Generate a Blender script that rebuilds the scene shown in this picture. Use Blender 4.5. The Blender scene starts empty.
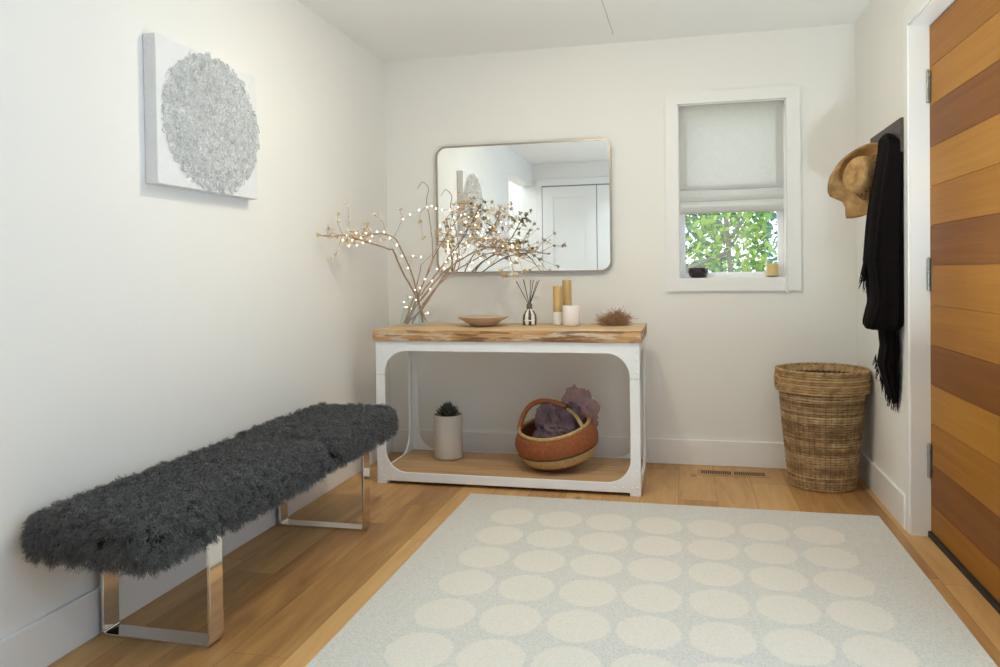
import bpy, bmesh, math, random
import numpy as np
from mathutils import Vector, Matrix, noise
PI = math.pi
SC = bpy.context.scene
COL = SC.collection
random.seed(7)
RNG = np.random.default_rng(11)

# ------------------------------------------------------------------ camera
cam_d = bpy.data.cameras.new('camera')
cam = bpy.data.objects.new('camera', cam_d)
COL.objects.link(cam)
YAW, PITCH, ROLL = math.radians(13.4233), math.radians(-1.0277), math.radians(-0.7639)
fw = Vector((-math.sin(YAW) * math.cos(PITCH), math.cos(YAW) * math.cos(PITCH), math.sin(PITCH)))
rt = Vector((math.cos(YAW), math.sin(YAW), 0))
up = rt.cross(fw)
rt2 = rt * math.cos(ROLL) + up * math.sin(ROLL)
up2 = -rt * math.sin(ROLL) + up * math.cos(ROLL)
mw = Matrix((rt2, up2, -fw)).transposed().to_4x4()
mw.translation = (1.7577, -4.4342, 1.0864)
cam.matrix_world = mw
cam_d.sensor_fit = 'HORIZONTAL'
cam_d.sensor_width = 36.0
cam_d.lens = 774.02 / 1000 * 36.0
cam_d.shift_y = -(333.5 - 286.3) / 1000
cam_d.clip_start = 0.02
SC.camera = cam

# ------------------------------------------------------------------ colour management, world, light
SC.view_settings.view_transform = 'Standard'
SC.view_settings.look = 'None'
SC.view_settings.exposure = 0.0
SC.view_settings.gamma = 1.0
SC.view_settings.use_curve_mapping = False
SC.cycles.use_denoising = True
SC.cycles.max_bounces = 10
SC.cycles.diffuse_bounces = 6
SC.cycles.transparent_max_bounces = 24
SC.cycles.caustics_reflective = False
SC.cycles.caustics_refractive = False

w = bpy.data.worlds.new('World')
SC.world = w
w.use_nodes = True
bg = w.node_tree.nodes['Background']
bg.inputs[0].default_value = (0.86, 0.95, 1.0, 1)
bg.inputs[1].default_value = 2.2


def light(name, typ, loc, rot, energy, color, sx=1, sy=1, **k):
    d = bpy.data.lights.new(name, typ)
    d.energy = energy
    d.color = color
    if typ == 'AREA':
        d.shape = 'RECTANGLE'
        d.size, d.size_y = sx, sy
    for a, b in k.items():
        setattr(d, a, b)
    o = bpy.data.objects.new(name, d)
    o.location = loc
    o.rotation_euler = rot
    COL.objects.link(o)
    return o


sun = light('sun', 'SUN', (0, -3, 8), (math.radians(38), 0, math.radians(-25)), 1.7, (1, .95, .85), angle=.02)
# unseen area fill added behind the camera, then daylight from the open hall
light('rear_fill', 'AREA', (2.05, -4.70, 1.15), (math.radians(90), 0, math.radians(180)), 4.2, (1.0, .94, .80), .9, 1.7)
light('hall_daylight', 'AREA', (-.72, -4.05, 2.30), (0, math.radians(-8), 0), 14, (.88, .97, 1.0), .9, 1.2)
# unseen fills added for light, around one downlight that throws the table's shadow
light('side_fill', 'AREA', (2.63, -3.3, 1.15), (0, math.radians(90), 0), 9, (.06, .40, 1.0), 1.7, 1.9)  # bluish fill panel added out of view to cool the opposite wall
light('up_fill', 'AREA', (2.53, -2.27, .72), (math.radians(180), math.radians(-6), 0), 25, (.76, .93, 1.0), .2, .2)  # added fill facing up, without a fixture, brightens the ceiling
light('ceiling_area_light', 'AREA', (1.1, -1.60, 2.352), (0, 0, 0), 10.5, (1, .96, .80), .14, .14)
light('ceiling_area_light', 'AREA', (1.2, -4.15, 2.352), (0, 0, 0), 5, (.80, .95, 1), .3, .3, spread=1.9)  # added fill behind the camera, brightens the closet doors in the mirror
light('point_fill', 'POINT', (1.4, -1.5, 2.26), (0, 0, 0), 9, (1, .77, .50), shadow_soft_size=.06)  # added point fill, without a fixture, evens out walls and ceiling


# ------------------------------------------------------------------ node / material helpers
class NT:
    def __init__(s, name):
        s.m = bpy.data.materials.new(name)
        s.m.use_nodes = True
        s.t = s.m.node_tree
        s.t.nodes.clear()
        s.out = s.t.nodes.new('ShaderNodeOutputMaterial')

    def n(s, typ, ins=None, **props):
        d = s.t.nodes.new(typ)
        for k, v in props.items():
            setattr(d, k, v)
        for k, v in (ins or {}).items():
            s.set(d.inputs[k], v)
        return d

    def set(s, sock, v):
        if hasattr(v, 'is_output'):
            s.t.links.new(v, sock)
        elif hasattr(v, 'outputs'):
            s.t.links.new(v.outputs[0], sock)
        else:
            if isinstance(v, (tuple, list)) and len(v) == 3 and sock.type == 'RGBA':
                v = (*v, 1)
            sock.default_value = v

    def math(s, op, a, b=None, c=None, clamp=False):
        d = s.t.nodes.new('ShaderNodeMath')
        d.operation = op
        d.use_clamp = clamp
        s.set(d.inputs[0], a)
        if b is not None: s.set(d.inputs[1], b)
        if c is not None: s.set(d.inputs[2], c)
        return d.outputs[0]

    def mix(s, fac, a, b, mode='MIX'):
        d = s.t.nodes.new('ShaderNodeMix')
        d.data_type = 'RGBA'
        d.blend_type = mode
        s.set(d.inputs[0], fac)
        s.set(d.inputs[6], a)
        s.set(d.inputs[7], b)
        return d.outputs[2]

    def ramp(s, fac, stops, interp='LINEAR'):
        d = s.t.nodes.new('ShaderNodeValToRGB')
        d.color_ramp.interpolation = interp
        e = d.color_ramp.elements
        while len(e) < len(stops):
            e.new(.5)
        for el, (p, c) in zip(e, stops):
            el.position = p
            el.color = (*c, 1) if len(c) == 3 else c
        s.set(d.inputs[0], fac)
        return d.outputs[0]

    def coord(s, which='Object'):
        return s.t.nodes.new('ShaderNodeTexCoord').outputs[which]

    def xyz(s, v):
        d = s.t.nodes.new('ShaderNodeSeparateXYZ')
        s.set(d.inputs[0], v)
        return d.outputs[0], d.outputs[1], d.outputs[2]

    def vec(s, x, y, z):
        d = s.t.nodes.new('ShaderNodeCombineXYZ')
        s.set(d.inputs[0], x); s.set(d.inputs[1], y); s.set(d.inputs[2], z)
        return d.outputs[0]

    def noise(s, v, scale=5, detail=3, rough=.5, dist=0):
        d = s.t.nodes.new('ShaderNodeTexNoise')
        s.set(d.inputs['Vector'], v)
        d.inputs['Scale'].default_value = scale
        d.inputs['Detail'].default_value = detail
        d.inputs['Roughness'].default_value = rough
        d.inputs['Distortion'].default_value = dist
        return d.outputs[0]

    def mapping(s, v, scale=(1, 1, 1), loc=(0, 0, 0)):
        d = s.t.nodes.new('ShaderNodeMapping')
        s.set(d.inputs[0], v)
        d.inputs['Scale'].default_value = scale
        d.inputs['Location'].default_value = loc
        return d.outputs[0]

    def bump(s, h, strength=.2, dist=.01):
        d = s.t.nodes.new('ShaderNodeBump')
        s.set(d.inputs['Height'], h)
        d.inputs['Strength'].default_value = strength
        d.inputs['Distance'].default_value = dist
        return d.outputs[0]

    def bsdf(s, color, rough=.5, metal=0., normal=None, **k):
        d = s.t.nodes.new('ShaderNodeBsdfPrincipled')
        s.set(d.inputs['Base Color'], color)
        s.set(d.inputs['Roughness'], rough)
        s.set(d.inputs['Metallic'], metal)
        if normal is not None: s.set(d.inputs['Normal'], normal)
        for a, b in k.items():
            s.set(d.inputs[a.replace('_', ' ')], b)
        s.t.links.new(d.outputs[0], s.out.inputs[0])
        return d

    def surf(s, sh):
        s.set(s.out.inputs[0], sh)


def plain(name, color, rough=.5, metal=0., nscale=40, namp=.06, bump=0., bscale=200, bdist=.002, **k):
    t = NT(name)
    v = t.coord()
    n = t.noise(v, nscale, 3)
    f = t.math('MULTIPLY_ADD', n, 2 * namp, 1 - namp)
    c = t.mix(1.0, color, t.vec(f, f, f), 'MULTIPLY')
    nm = t.bump(t.noise(v, bscale, 2), bump, bdist) if bump else None
    t.bsdf(c, rough, metal, nm, **k)
    return t.m


def wood(name, dark, mid, light_, axis='x', fine=60., long_=3., rough=.5, knots=.0, patch=None, bump=.15, spec=.5):
    """plain sawn timber: the grain runs along `axis` (object coordinates)"""
    t = NT(name)
    x, y, z = t.xyz(t.coord())
    a, b, c = {'x': (x, y, z), 'y': (y, x, z), 'z': (z, x, y)}[axis]
    v = t.vec(t.math('MULTIPLY', a, long_), t.math('MULTIPLY', b, fine), t.math('MULTIPLY', c, fine))
    g = t.noise(v, 1.0, 5, .6, .6)
    v2 = t.vec(t.math('MULTIPLY', a, long_ * .35), t.math('MULTIPLY', b, fine * .16), t.math('MULTIPLY', c, fine * .16))
    g2 = t.noise(v2, 1.0, 3, .5, 1.2)
    f = t.math('ADD', t.math('MULTIPLY', g, .55), t.math('MULTIPLY', g2, .55))
    col = t.ramp(f, [(.30, dark), (.52, mid), (.74, light_)])
    if knots:
        vo = t.n('ShaderNodeTexVoronoi', {'Vector': t.vec(t.math('MULTIPLY', a, 4.), t.math('MULTIPLY', b, 9.), t.math('MULTIPLY', c, 9.)), 'Scale': 1.0})
        k = t.math('SUBTRACT', 1.0, t.math('MULTIPLY', vo.outputs['Distance'], 5.0, clamp=True), clamp=True)
        col = t.mix(t.math('MULTIPLY', k, knots), col, tuple(d * .45 for d in dark))
    if patch:
        pn = t.noise(t.vec(t.math('MULTIPLY', a, 6.), t.math('MULTIPLY', b, 9.), t.math('MULTIPLY', c, 34.)), 1.0, 4, .6)
        pf = t.ramp(pn, [(.54, (0, 0, 0)), (.62, (1, 1, 1))])
        col = t.mix(t.math('MULTIPLY', pf, .7), col, patch)
        dn = t.noise(t.vec(t.math('MULTIPLY', a, 5.), t.math('MULTIPLY', b, 5.), t.math('MULTIPLY_ADD', c, 48., 3.)), 1.0, 3, .6)
        col = t.mix(t.math('MULTIPLY', t.ramp(dn, [(.52, (0, 0, 0)), (.60, (1, 1, 1))]), .8), col, tuple(q * .8 for q in dark))
    t.bsdf(col, rough, 0, t.bump(g, bump, .002), Specular_IOR_Level=spec)
    return t.m


# ------------------------------------------------------------------ mesh helpers
class MB:
    def __init__(s):
        s.v, s.f, s.m = [], [], []

    def add(s, vs, fs, mi=0):
        o = len(s.v)
        s.v.extend([tuple(p) for p in vs])
        s.f.extend([tuple(i + o for i in f) for f in fs])
        s.m.extend([mi] * len(fs))
        return s

    def box(s, a, b, mi=0, M=None):
        x0, y0, z0 = a; x1, y1, z1 = b
        vs = [(x0, y0, z0), (x1, y0, z0), (x1, y1, z0), (x0, y1, z0), (x0, y0, z1), (x1, y0, z1), (x1, y1, z1), (x0, y1, z1)]
        if M is not None: vs = [tuple(M @ Vector(p)) for p in vs]
        return s.add(vs, [(0, 3, 2, 1), (4, 5, 6, 7), (0, 1, 5, 4), (1, 2, 6, 5), (2, 3, 7, 6), (3, 0, 4, 7)], mi)

    def tube(s, pts, r, n=8, mi=0, closed=False, caps=True):
        pts = [Vector(p) for p in pts]
        N = len(pts)
        rs = r if isinstance(r, (list, tuple)) else [r] * N
        tang = []
        for i in range(N):
            a = pts[i - 1] if (i > 0 or closed) else pts[i]
            b = pts[(i + 1) % N] if (i < N - 1 or closed) else pts[i]
            d = (b - a)
            tang.append(d.normalized() if d.length > 1e-9 else Vector((0, 0, 1)))
        ref = Vector((0, 0, 1)) if abs(tang[0].z) < .9 else Vector((1, 0, 0))
        nrm = (ref - tang[0] * ref.dot(tang[0])).normalized()
        vs = []
        for i in range(N):
            nrm = nrm - tang[i] * nrm.dot(tang[i])
            if nrm.length < 1e-6: nrm = tang[i].orthogonal()
            nrm.normalize()
            bi = tang[i].cross(nrm)
            for k in range(n):
                a = 2 * PI * k / n
                vs.append(pts[i] + (nrm * math.cos(a) + bi * math.sin(a)) * rs[i])
        fs = []
        for i in range(N if closed else N - 1):
            j = (i + 1) % N
            for k in range(n):
                q = (k + 1) % n
                fs.append((i * n + k, i * n + q, j * n + q, j * n + k))
        if caps and not closed:
            fs.append(tuple(range(n))[::-1])
            fs.append(tuple((N - 1) * n + k for k in range(n)))
        return s.add(vs, fs, mi)

    def lathe(s, prof, n=32, c=(0, 0, 0), mi=0, M=None, mis=None, warp=None):
        vs, fs = [], []
        P = len(prof)
        for i, (r, z) in enumerate(prof):
            for k in range(n):
                a = 2 * PI * k / n
                p = Vector((max(r, 1e-5) * math.cos(a), max(r, 1e-5) * math.sin(a), z))
                if warp: p = Vector(warp(p, a, i / (P - 1)))
                if M is not None: p = M @ p
                vs.append((p[0] + c[0], p[1] + c[1], p[2] + c[2]))
        o = len(s.v)
        s.v.extend(vs)
        for i in range(P - 1):
            for k in range(n):
                q = (k + 1) % n
                s.f.append((o + i * n + k, o + i * n + q, o + (i + 1) * n + q, o + (i + 1) * n + k))
                s.m.append(mis[i] if mis else mi)
        return s

    def prism(s, poly, z0, z1, ax='z', mi=0):
        n = len(poly)

        def P(u, v, w):
            return {'z': (u, v, w), 'y': (u, w, v), 'x': (w, u, v)}[ax]
        vs = [P(u, v, z0) for u, v in poly] + [P(u, v, z1) for u, v in poly]
        fs = [tuple(range(n))[::-1], tuple(range(n, 2 * n))]
        fs += [(i, (i + 1) % n, n + (i + 1) % n, n + i) for i in range(n)]
        return s.add(vs, fs, mi)

    def ring(s, outer, inner, d0, d1, ax='y', mi=0):
        """plate with a hole: outer and inner loops with the same number of points"""
        n = len(outer)

        def P(u, v, w):
            return {'z': (u, v, w), 'y': (u, w, v), 'x': (w, u, v)}[ax]
        vs = [P(u, v, d0) for u, v in outer] + [P(u, v, d0) for u, v in inner] + [P(u, v, d1) for u, v in outer] + [P(u, v, d1) for u, v in inner]
        fs = []
        for i in range(n):
            j = (i + 1) % n
            fs += [(i, j, n + j, n + i), (2 * n + i, 3 * n + i, 3 * n + j, 2 * n + j), (i, 2 * n + i, 2 * n + j, j), (n + i, n + j, 3 * n + j, 3 * n + i)]
        return s.add(vs, fs, mi)

    def sphere(s, c, r, n=8, m=5, mi=0):
        rx, ry, rz = r if isinstance(r, (tuple, list)) else (r, r, r)
        vs = [(c[0], c[1], c[2] - rz)]
        for i in range(1, m):
            a = -PI / 2 + PI * i / m
            for k in range(n):
                b = 2 * PI * k / n
                vs.append((c[0] + rx * math.cos(a) * math.cos(b), c[1] + ry * math.cos(a) * math.sin(b), c[2] + rz * math.sin(a)))
        vs.append((c[0], c[1], c[2] + rz))
        fs = [(0, 1 + (k + 1) % n, 1 + k) for k in range(n)]
        for i in range(m - 2):
            for k in range(n):
                q = (k + 1) % n
                fs.append((1 + i * n + k, 1 + i * n + q, 1 + (i + 1) * n + q, 1 + (i + 1) * n + k))
        L = len(vs) - 1
        b = 1 + (m - 2) * n
        fs += [(L, b + k, b + (k + 1) % n) for k in range(n)]
        return s.add(vs, fs, mi)

    def build(s, name, mats, parent=None, smooth=False, bevel=0., seg=2, sub=0, origin=None, angle=40):
        me = bpy.data.meshes.new(name)
        org = Vector(origin) if origin is not None else Vector((0, 0, 0))
        p = parent
        base = Vector((0, 0, 0))
        while p is not None:
            base += p.location
            p = p.parent
        off = org if parent is None else base + org
        me.from_pydata([(x - off.x, y - off.y, z - off.z) for x, y, z in s.v], [], s.f)
        if not isinstance(mats, (list, tuple)): mats = [mats]
        for m in mats: me.materials.append(m)
        if len(mats) > 1: me.polygons.foreach_set('material_index', s.m)
        bm = bmesh.new(); bm.from_mesh(me)
        bmesh.ops.recalc_face_normals(bm, faces=bm.faces)
        bm.to_mesh(me); bm.free()
        if smooth:
            me.polygons.foreach_set('use_smooth', [True] * len(me.polygons))
            if smooth == 'auto':
                try: me.set_sharp_from_angle(angle=math.radians(angle))
                except Exception: pass
        me.update()
        o = bpy.data.objects.new(name, me)
        COL.objects.link(o)
        if parent is not None:
            o.parent = parent
            o.location = org
        else:
            o.location = org
        if bevel:
            b = o.modifiers.new('bevel', 'BEVEL'); b.width = bevel; b.segments = seg; b.limit_method = 'ANGLE'
        if sub:
            b = o.modifiers.new('subsurf', 'SUBSURF'); b.levels = b.render_levels = sub
        return o


def tag(o, label=None, cat=None, group=None, kind=None):
    if label: o['label'] = label
    if cat: o['category'] = cat
    if group: o['group'] = group
    if kind: o['kind'] = kind
    return o


def empty(name, loc, label=None, cat=None, group=None, kind=None):
    o = bpy.data.objects.new(name, None)
    o.empty_display_size = .05
    o.location = loc
    COL.objects.link(o)
    return tag(o, label, cat, group, kind)


def struct(o):
    o['kind'] = 'structure'
    return o


def copy_tree(o, parent=None):
    c = o.copy()
    COL.objects.link(c)
    if parent is not None: c.parent = parent
    for ch in list(o.children): copy_tree(ch, c)
    return c


def spline(pts, k=6):
    """Catmull-Rom through points"""
    P = [Vector(p) for p in pts]
    if len(P) < 3:
        return [P[0].lerp(P[-1], i / k) for i in range(k + 1)]
    P = [P[0] * 2 - P[1]] + P + [P[-1] * 2 - P[-2]]
    out = []
    for i in range(1, len(P) - 2):
        a, b, c, d = P[i - 1:i + 3]
        for j in range(k):
            t = j / k
            out.append(.5 * ((2 * b) + (c - a) * t + (2 * a - 5 * b + 4 * c - d) * t * t + (3 * b - a - 3 * c + d) * t ** 3))
    out.append(P[-2])
    return out


def rrect(x0, z0, x1, z1, r, k=8):
    """rounded rectangle, counter-clockwise"""
    out = []
    for cx, cz, a0 in ((x1 - r, z0 + r, -90), (x1 - r, z1 - r, 0), (x0 + r, z1 - r, 90), (x0 + r, z0 + r, 180)):
        for i in range(k + 1):
            a = math.radians(a0 + 90 * i / k)
            out.append((cx + r * math.cos(a), cz + r * math.sin(a)))
    return out


# ------------------------------------------------------------------ materials
M = {}
M['wall'] = plain('wall_paint', (.85, .84, .81), .7, 0, 3, .012, .04, 350, .001)
M['ceil'] = plain('ceiling_paint', (.93, .93, .91), .8, 0, 2, .01)
M['trim'] = plain('trim_paint', (.86, .855, .84), .38, 0, 5, .01)
M['white_metal'] = plain('white_metal', (.88, .89, .90), .42, 0, 25, .03, .06, 60, .001)
M['steel'] = plain('brushed_steel', (.42, .40, .37), .28, 1.0, 60, .08)
M['chrome'] = plain('chrome', (.80, .79, .77), .07, 1.0, 8, .02)
M['black'] = plain('black_rubber', (.012, .011, .011), .6)
M['dark_metal'] = plain('dark_bronze', (.40, .34, .28), .32, .85, 40, .1)
M['top_wood'] = wood('reclaimed_pine', (.38, .22, .10), (.62, .42, .22), (.74, .55, .33), 'x', 55, 3.2, .55, .55, None, .3)
M['top_edge'] = wood('worn_pine_edge', (.16, .06, .02), (.50, .27, .11), (.66, .45, .23), 'x', 42, 5, .6, .4, (.66, .58, .46), .5)
M['shelf_wood'] = wood('shelf_pine', (.29, .155, .07), (.50, .31, .15), (.62, .42, .23), 'x', 45, 2.6, .55, .5, None, .25)
M['rail'] = wood('dark_rail_wood', (.035, .022, .018), (.055, .036, .030), (.08, .055, .045), 'y', 60, 3, .5)
M['cedar_a'] = wood('cedar_honey', (0.316, 0.133, 0.017), (0.395, 0.174, 0.025), (0.443, 0.207, 0.035), 'y', 90, 1.4, .45, 0, None, .05, .12)
M['cedar_b'] = wood('cedar_amber', (0.261, 0.098, 0.013), (0.332, 0.135, 0.019), (0.380, 0.163, 0.027), 'y', 90, 1.4, .45, 0, None, .05, .12)
M['cedar_c'] = wood('cedar_red', (0.158, 0.052, 0.009), (0.206, 0.074, 0.014), (0.253, 0.096, 0.020), 'y', 90, 1.4, .45, 0, None, .05, .12)
M['vent'] = wood('vent_oak', (.34, .18, .08), (.48, .28, .12), (.58, .36, .17), 'x', 70, 3, .5)


def floor_mat():
    t = NT('oak_floor')
    x, y, z = t.xyz(t.coord())
    W, L = .178, 1.45
    u = t.math('DIVIDE', t.math('ADD', x, .06), W)
    ix = t.math('FLOOR', u)
    wn = t.n('ShaderNodeTexWhiteNoise', {'W': ix}, noise_dimensions='1D')
    vv = t.math('DIVIDE', t.math('ADD', y, t.math('MULTIPLY', wn.outputs['Value'], 3.1)), L)
    iy = t.math('FLOOR', vv)
    wn2 = t.n('ShaderNodeTexWhiteNoise', {'Vector': t.vec(ix, iy, 1.7)}, noise_dimensions='3D')
    rnd = wn2.outputs['Value']
    sh = t.math('MULTIPLY', rnd, 37.0)
    g = t.noise(t.vec(t.math('ADD', t.math('MULTIPLY', x, 42), sh), t.math('MULTIPLY', y, 2.6), sh), 1.0, 5, .6, .7)
    g2 = t.noise(t.vec(t.math('ADD', t.math('MULTIPLY', x, 9), sh), t.math('MULTIPLY', y, 1.3), sh), 1.0, 3, .5, 1.6)
    f = t.math('ADD', t.math('ADD', t.math('MULTIPLY', g, .36), t.math('MULTIPLY', g2, .46)), t.math('MULTIPLY_ADD', rnd, .30, -.06))
    col = t.ramp(f, [(.22, (.25, .118, .040)), (.42, (.44, .232, .080)), (.60, (.59, .340, .126)), (.80, (.69, .44, .185))])
    vo = t.n('ShaderNodeTexVoronoi', {'Vector': t.vec(t.math('MULTIPLY', x, 5.0), t.math('MULTIPLY', y, 2.4), sh), 'Scale': 1.0})
    k = t.math('SUBTRACT', 1.0, t.math('MULTIPLY', vo.outputs['Distance'], 9.0, clamp=True), clamp=True)
    col = t.mix(t.math('MULTIPLY', k, .8), col, (.10, .045, .02))
    fu = t.math('FRACT', u)
    fv = t.math('FRACT', vv)
    e1 = t.math('LESS_THAN', t.math('MINIMUM', fu, t.math('SUBTRACT', 1, fu)), .010)
    e2 = t.math('LESS_THAN', t.math('MINIMUM', fv, t.math('SUBTRACT', 1, fv)), .0012)
    e = t.math('MAXIMUM', e1, e2)
    col = t.mix(t.math('MULTIPLY', e, .42), col, (.10, .05, .022))
    t.bsdf(col, t.math('MULTIPLY_ADD', g, .16, .36), 0, t.bump(t.math('SUBTRACT', t.math('MULTIPLY', g, .25), e), .12, .003))
    return t.m


M['floor'] = floor_mat()

RUG = dict(x0=.7312, x1=2.5688, y1=-.8089, y0=-3.56)


def rug_mat():
    t = NT('rug_wool')
    v = t.coord()
    x, y, z = t.xyz(v)
    px, py = .2113, .2480
    u = t.math('DIVIDE', t.math('SUBTRACT', x, 1.010 - px / 2), px)
    r = t.math('DIVIDE', t.math('SUBTRACT', -1.118 + py / 2, y), py)
    du = t.math('MULTIPLY', t.math('SUBTRACT', t.math('FRACT', u), .5), px / .097)
    dr = t.math('MULTIPLY', t.math('SUBTRACT', t.math('FRACT', r), .5), py / .1115)
    wob = t.math('MULTIPLY_ADD', t.noise(v, 45, 2), .16, -.08)
    d = t.math('ADD', t.math('SQRT', t.math('ADD', t.math('MULTIPLY', du, du), t.math('MULTIPLY', dr, dr))), wob)
    ins = t.math('SUBTRACT', 1.0, t.math('MULTIPLY', t.math('SUBTRACT', d, .95), 14, clamp=True), clamp=True)
    okx = t.math('MULTIPLY', t.math('GREATER_THAN', u, 0), t.math('LESS_THAN', u, 7))
    oky = t.math('MULTIPLY', t.math('GREATER_THAN', r, 0), t.math('LESS_THAN', r, 9))
    ins = t.math('MULTIPLY', ins, t.math('MULTIPLY', okx, oky))
    sp = t.noise(v, 170, 3, .7)
    sp2 = t.noise(v, 420, 2, .7)
    sf = t.math('ADD', t.math('MULTIPLY', sp, .6), t.math('MULTIPLY', sp2, .4))
    grey = t.ramp(sf, [(.34, (.48, .47, .43)), (.54, (.66, .65, .605)), (.70, (.76, .75, .71))])
    crm = t.ramp(sf, [(.34, (.63, .595, .53)), (.55, (.74, .705, .635)), (.72, (.80, .77, .705))])
    col = t.mix(ins, grey, crm)
    t.bsdf(col, .95, 0, t.bump(t.math('ADD', sf, t.math('MULTIPLY', ins, .5)), .35, .003))
    return t.m


# ------------------------------------------------------------------ the room shell
H, W = 2.3745, 2.645
YF = -4.72                                    # wall behind the camera
WX0, WX1, WZ0, WZ1 = 1.728, 2.296, 1.037, 2.004   # back window opening

struct(MB().box((-1.35, -5.05, -.1), (2.86, .14, 0)).build('floor', M['floor']))
struct(MB().box((-1.35, -5.05, H), (2.86, .14, H + .12)).build('ceiling', M['ceil']))
b = MB()
b.box((-.14, 0, 0), (WX0, .14, H)); b.box((WX1, 0, 0), (2.86, .14, H))
b.box((WX0, 0, 0), (WX1, .14, WZ0)); b.box((WX0, 0, WZ1), (WX1, .14, H))
struct(b.build('wall_back', M['wall']))
b = MB()
b.box((-.14, -3.37, 0), (0, 0, H)); b.box((-.14, -4.72, 2.13), (0, -3.37, H))
struct(b.build('wall_left', M['wall']))
b = MB()
DY0, DY1 = -1.015, -2.005                     # entry door opening
b.box((W, DY0, 0), (2.81, 0, H)); b.box((W, DY1, 2.055), (2.81, DY0, H))
b.box((W, -4.72, 0), (2.81, DY1, H))
struct(b.build('wall_right', M['wall']))
struct(MB().box((-.14, -4.86, 0), (2.81, YF, H)).build('wall_front', M['wall']))
b = MB()                                      # the bright hall beyond the opening
b.box((-1.35, -5.05, 0), (-1.25, -3.0, H)); b.box((-1.25, -5.05, 0), (-.14, -4.86, H)); b.box((-1.25, -3.1, 0), (-.14, -3.0, H))
struct(b.build('wall_hall', M['wall']))

BB = .1411


def baseboard(name, poly2):                    # poly2 = boxes
    b = MB()
    for q in poly2: b.box(*q)
    return struct(b.build(name, M['trim'], bevel=.004))


baseboard('baseboard_back', [((.015, -.015, 0), (2.63, 0, BB))])
baseboard('baseboard_left', [((0, -3.36, 0), (.015, 0, BB))])
baseboard('baseboard_right', [((2.63, -.957, 0), (W, -.015, BB)), ((2.63, -4.72, 0), (W, -2.085, BB))])
# casing and jamb round the entry door
b = MB()
b.box((2.635, -1.012, 0), (W, -.955, 2.06)); b.box((2.635, -2.085, 2.06), (W, -.955, 2.135)); b.box((2.635, -2.085, 0), (W, -2.008, 2.06))
struct(b.build('trim_1', M['trim'], bevel=.003))
b = MB()
b.box((W - .004, DY0 - .004, 0), (2.81, DY0 + .002, 2.05)); b.box((W - .004, DY1 - .002, 0), (2.81, DY1 + .006, 2.05)); b.box((W - .004, DY1 + .006, 2.0465), (2.81, DY0 - .004, 2.056))
struct(b.build('trim_2', M['trim']))
# hall opening casing
b = MB()
b.box((-.145, -3.40, 0), (.006, -3.368, 2.11)); b.box((-.145, -4.70, 2.11), (.006, -3.368, 2.14))
struct(b.build('trim_3', M['trim']))
# fine crack running over the ceiling
b = MB()
cr = [(1.387, -.78, H), (1.386, -.66, H), (1.389, -.52, H), (1.388, -.38, H), (1.392, -.26, H), (1.389, -.16, H)]
b.tube([(x, y, z - .0003) for x, y, z in cr], .0016, 5)
struct(b.build('trim_4', plain('crack_grey', (.42, .41, .39), .9)))

# entry door of horizontal cedar boards
door = struct(empty('door_1', (2.715, -1.0195, 0)))
edges_z = [.022, .132, .295, .459, .614, .775, .935, 1.092, 1.251, 1.406, 1.561, 1.726, 1.877, 2.043]
kinds = [1, 2, 1, 0, 2, 1, 1, 2, 1, 0, 2, 0, 1]
b = MB()
b.box((2.720, -1.998, .022), (2.757, -1.0195, 2.043), 2)
for i, k in enumerate(kinds):
    b.box((2.7145, -1.998, edges_z[i] + .0009), (2.722, -1.0195, edges_z[i + 1] - .0009), k)
b.build('door_slab', [M['cedar_a'], M['cedar_b'], M['cedar_c']], door)
MB().box((2.703, -2.0, .0), (2.735, -1.021, .022)).build('door_sweep', M['black'], door)
for z0, z1 in ((1.738, 1.862), (.99, 1.117), (.24, .372)):
    h = MB()
    zz = z0
    seg = (z1 - z0) / 5
    for i in range(5):
        h.tube([(2.7065, -1.0265, zz + .0012), (2.7065, -1.0265, zz + seg - .0012)], .0075, 12)
        zz += seg
    h.box((2.7125, -1.046, z0 + .004), (2.7145, -1.030, z1 - .004))
    h.sphere((2.7065, -1.0265, z1 + .002), .005, 8, 5)
    h.build('hinge', M['steel'], door, smooth='auto')

# white panelled closet doors behind the camera (seen in the mirror)
gap = plain('gap_shadow', (.30, .29, .28), .9)
for i, x0 in enumerate((.125, .770)):
    d = struct(empty('door_%d' % (i + 2), (x0, YF, 0)))
    x1 = x0 + .637
    b = MB()
    b.box((x0, YF + .006, .02), (x1, YF + .022, 2.09))
    for q in ((x0, .02, x0 + .125, 2.09), (x1 - .125, .02, x1, 2.09), (x0 + .125, 1.96, x1 - .125, 2.09), (x0 + .125, .02, x1 - .125, .22), (x0 + .125, .98, x1 - .125, 1.10)):
        b.box((q[0], YF + .022, q[1]), (q[2], YF + .036, q[3]))
    b.build('door_slab', M['trim'], d)
    MB().tube([(x0 + (.585 if i == 0 else .05), YF + .036, 1.0), (x0 + (.585 if i == 0 else .05), YF + .066, 1.0)], .014, 12).build('knob', M['steel'], d, smooth='auto')
b = MB()
b.box((.045, YF, 0), (.115, YF + .018, 2.105)); b.box((.045, YF, 2.105), (1.49, YF + .018, 2.185)); b.box((1.417, YF, 0), (1.49, YF + .018, 2.105))
struct(b.build('trim_5', M['trim'], bevel=.003))
struct(MB().box((.115, YF, .0), (1.417, YF + .003, 2.105)).build('gap_shade', gap))  # dark grey sheet: shade of the door gaps put into its colour


# ------------------------------------------------------------------ back window with its casing, sash and pane
def glass_pane(name, tint=(1, 1, 1), refl=.06):
    t = NT(name)
    tr = t.n('ShaderNodeBsdfTransparent', {'Color': tint})
    gl = t.n('ShaderNodeBsdfGlossy', {'Color': (1, 1, 1), 'Roughness': .0})
    mx = t.n('ShaderNodeMixShader', {0: refl, 1: tr, 2: gl})
    t.surf(mx)
    return t.m


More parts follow.
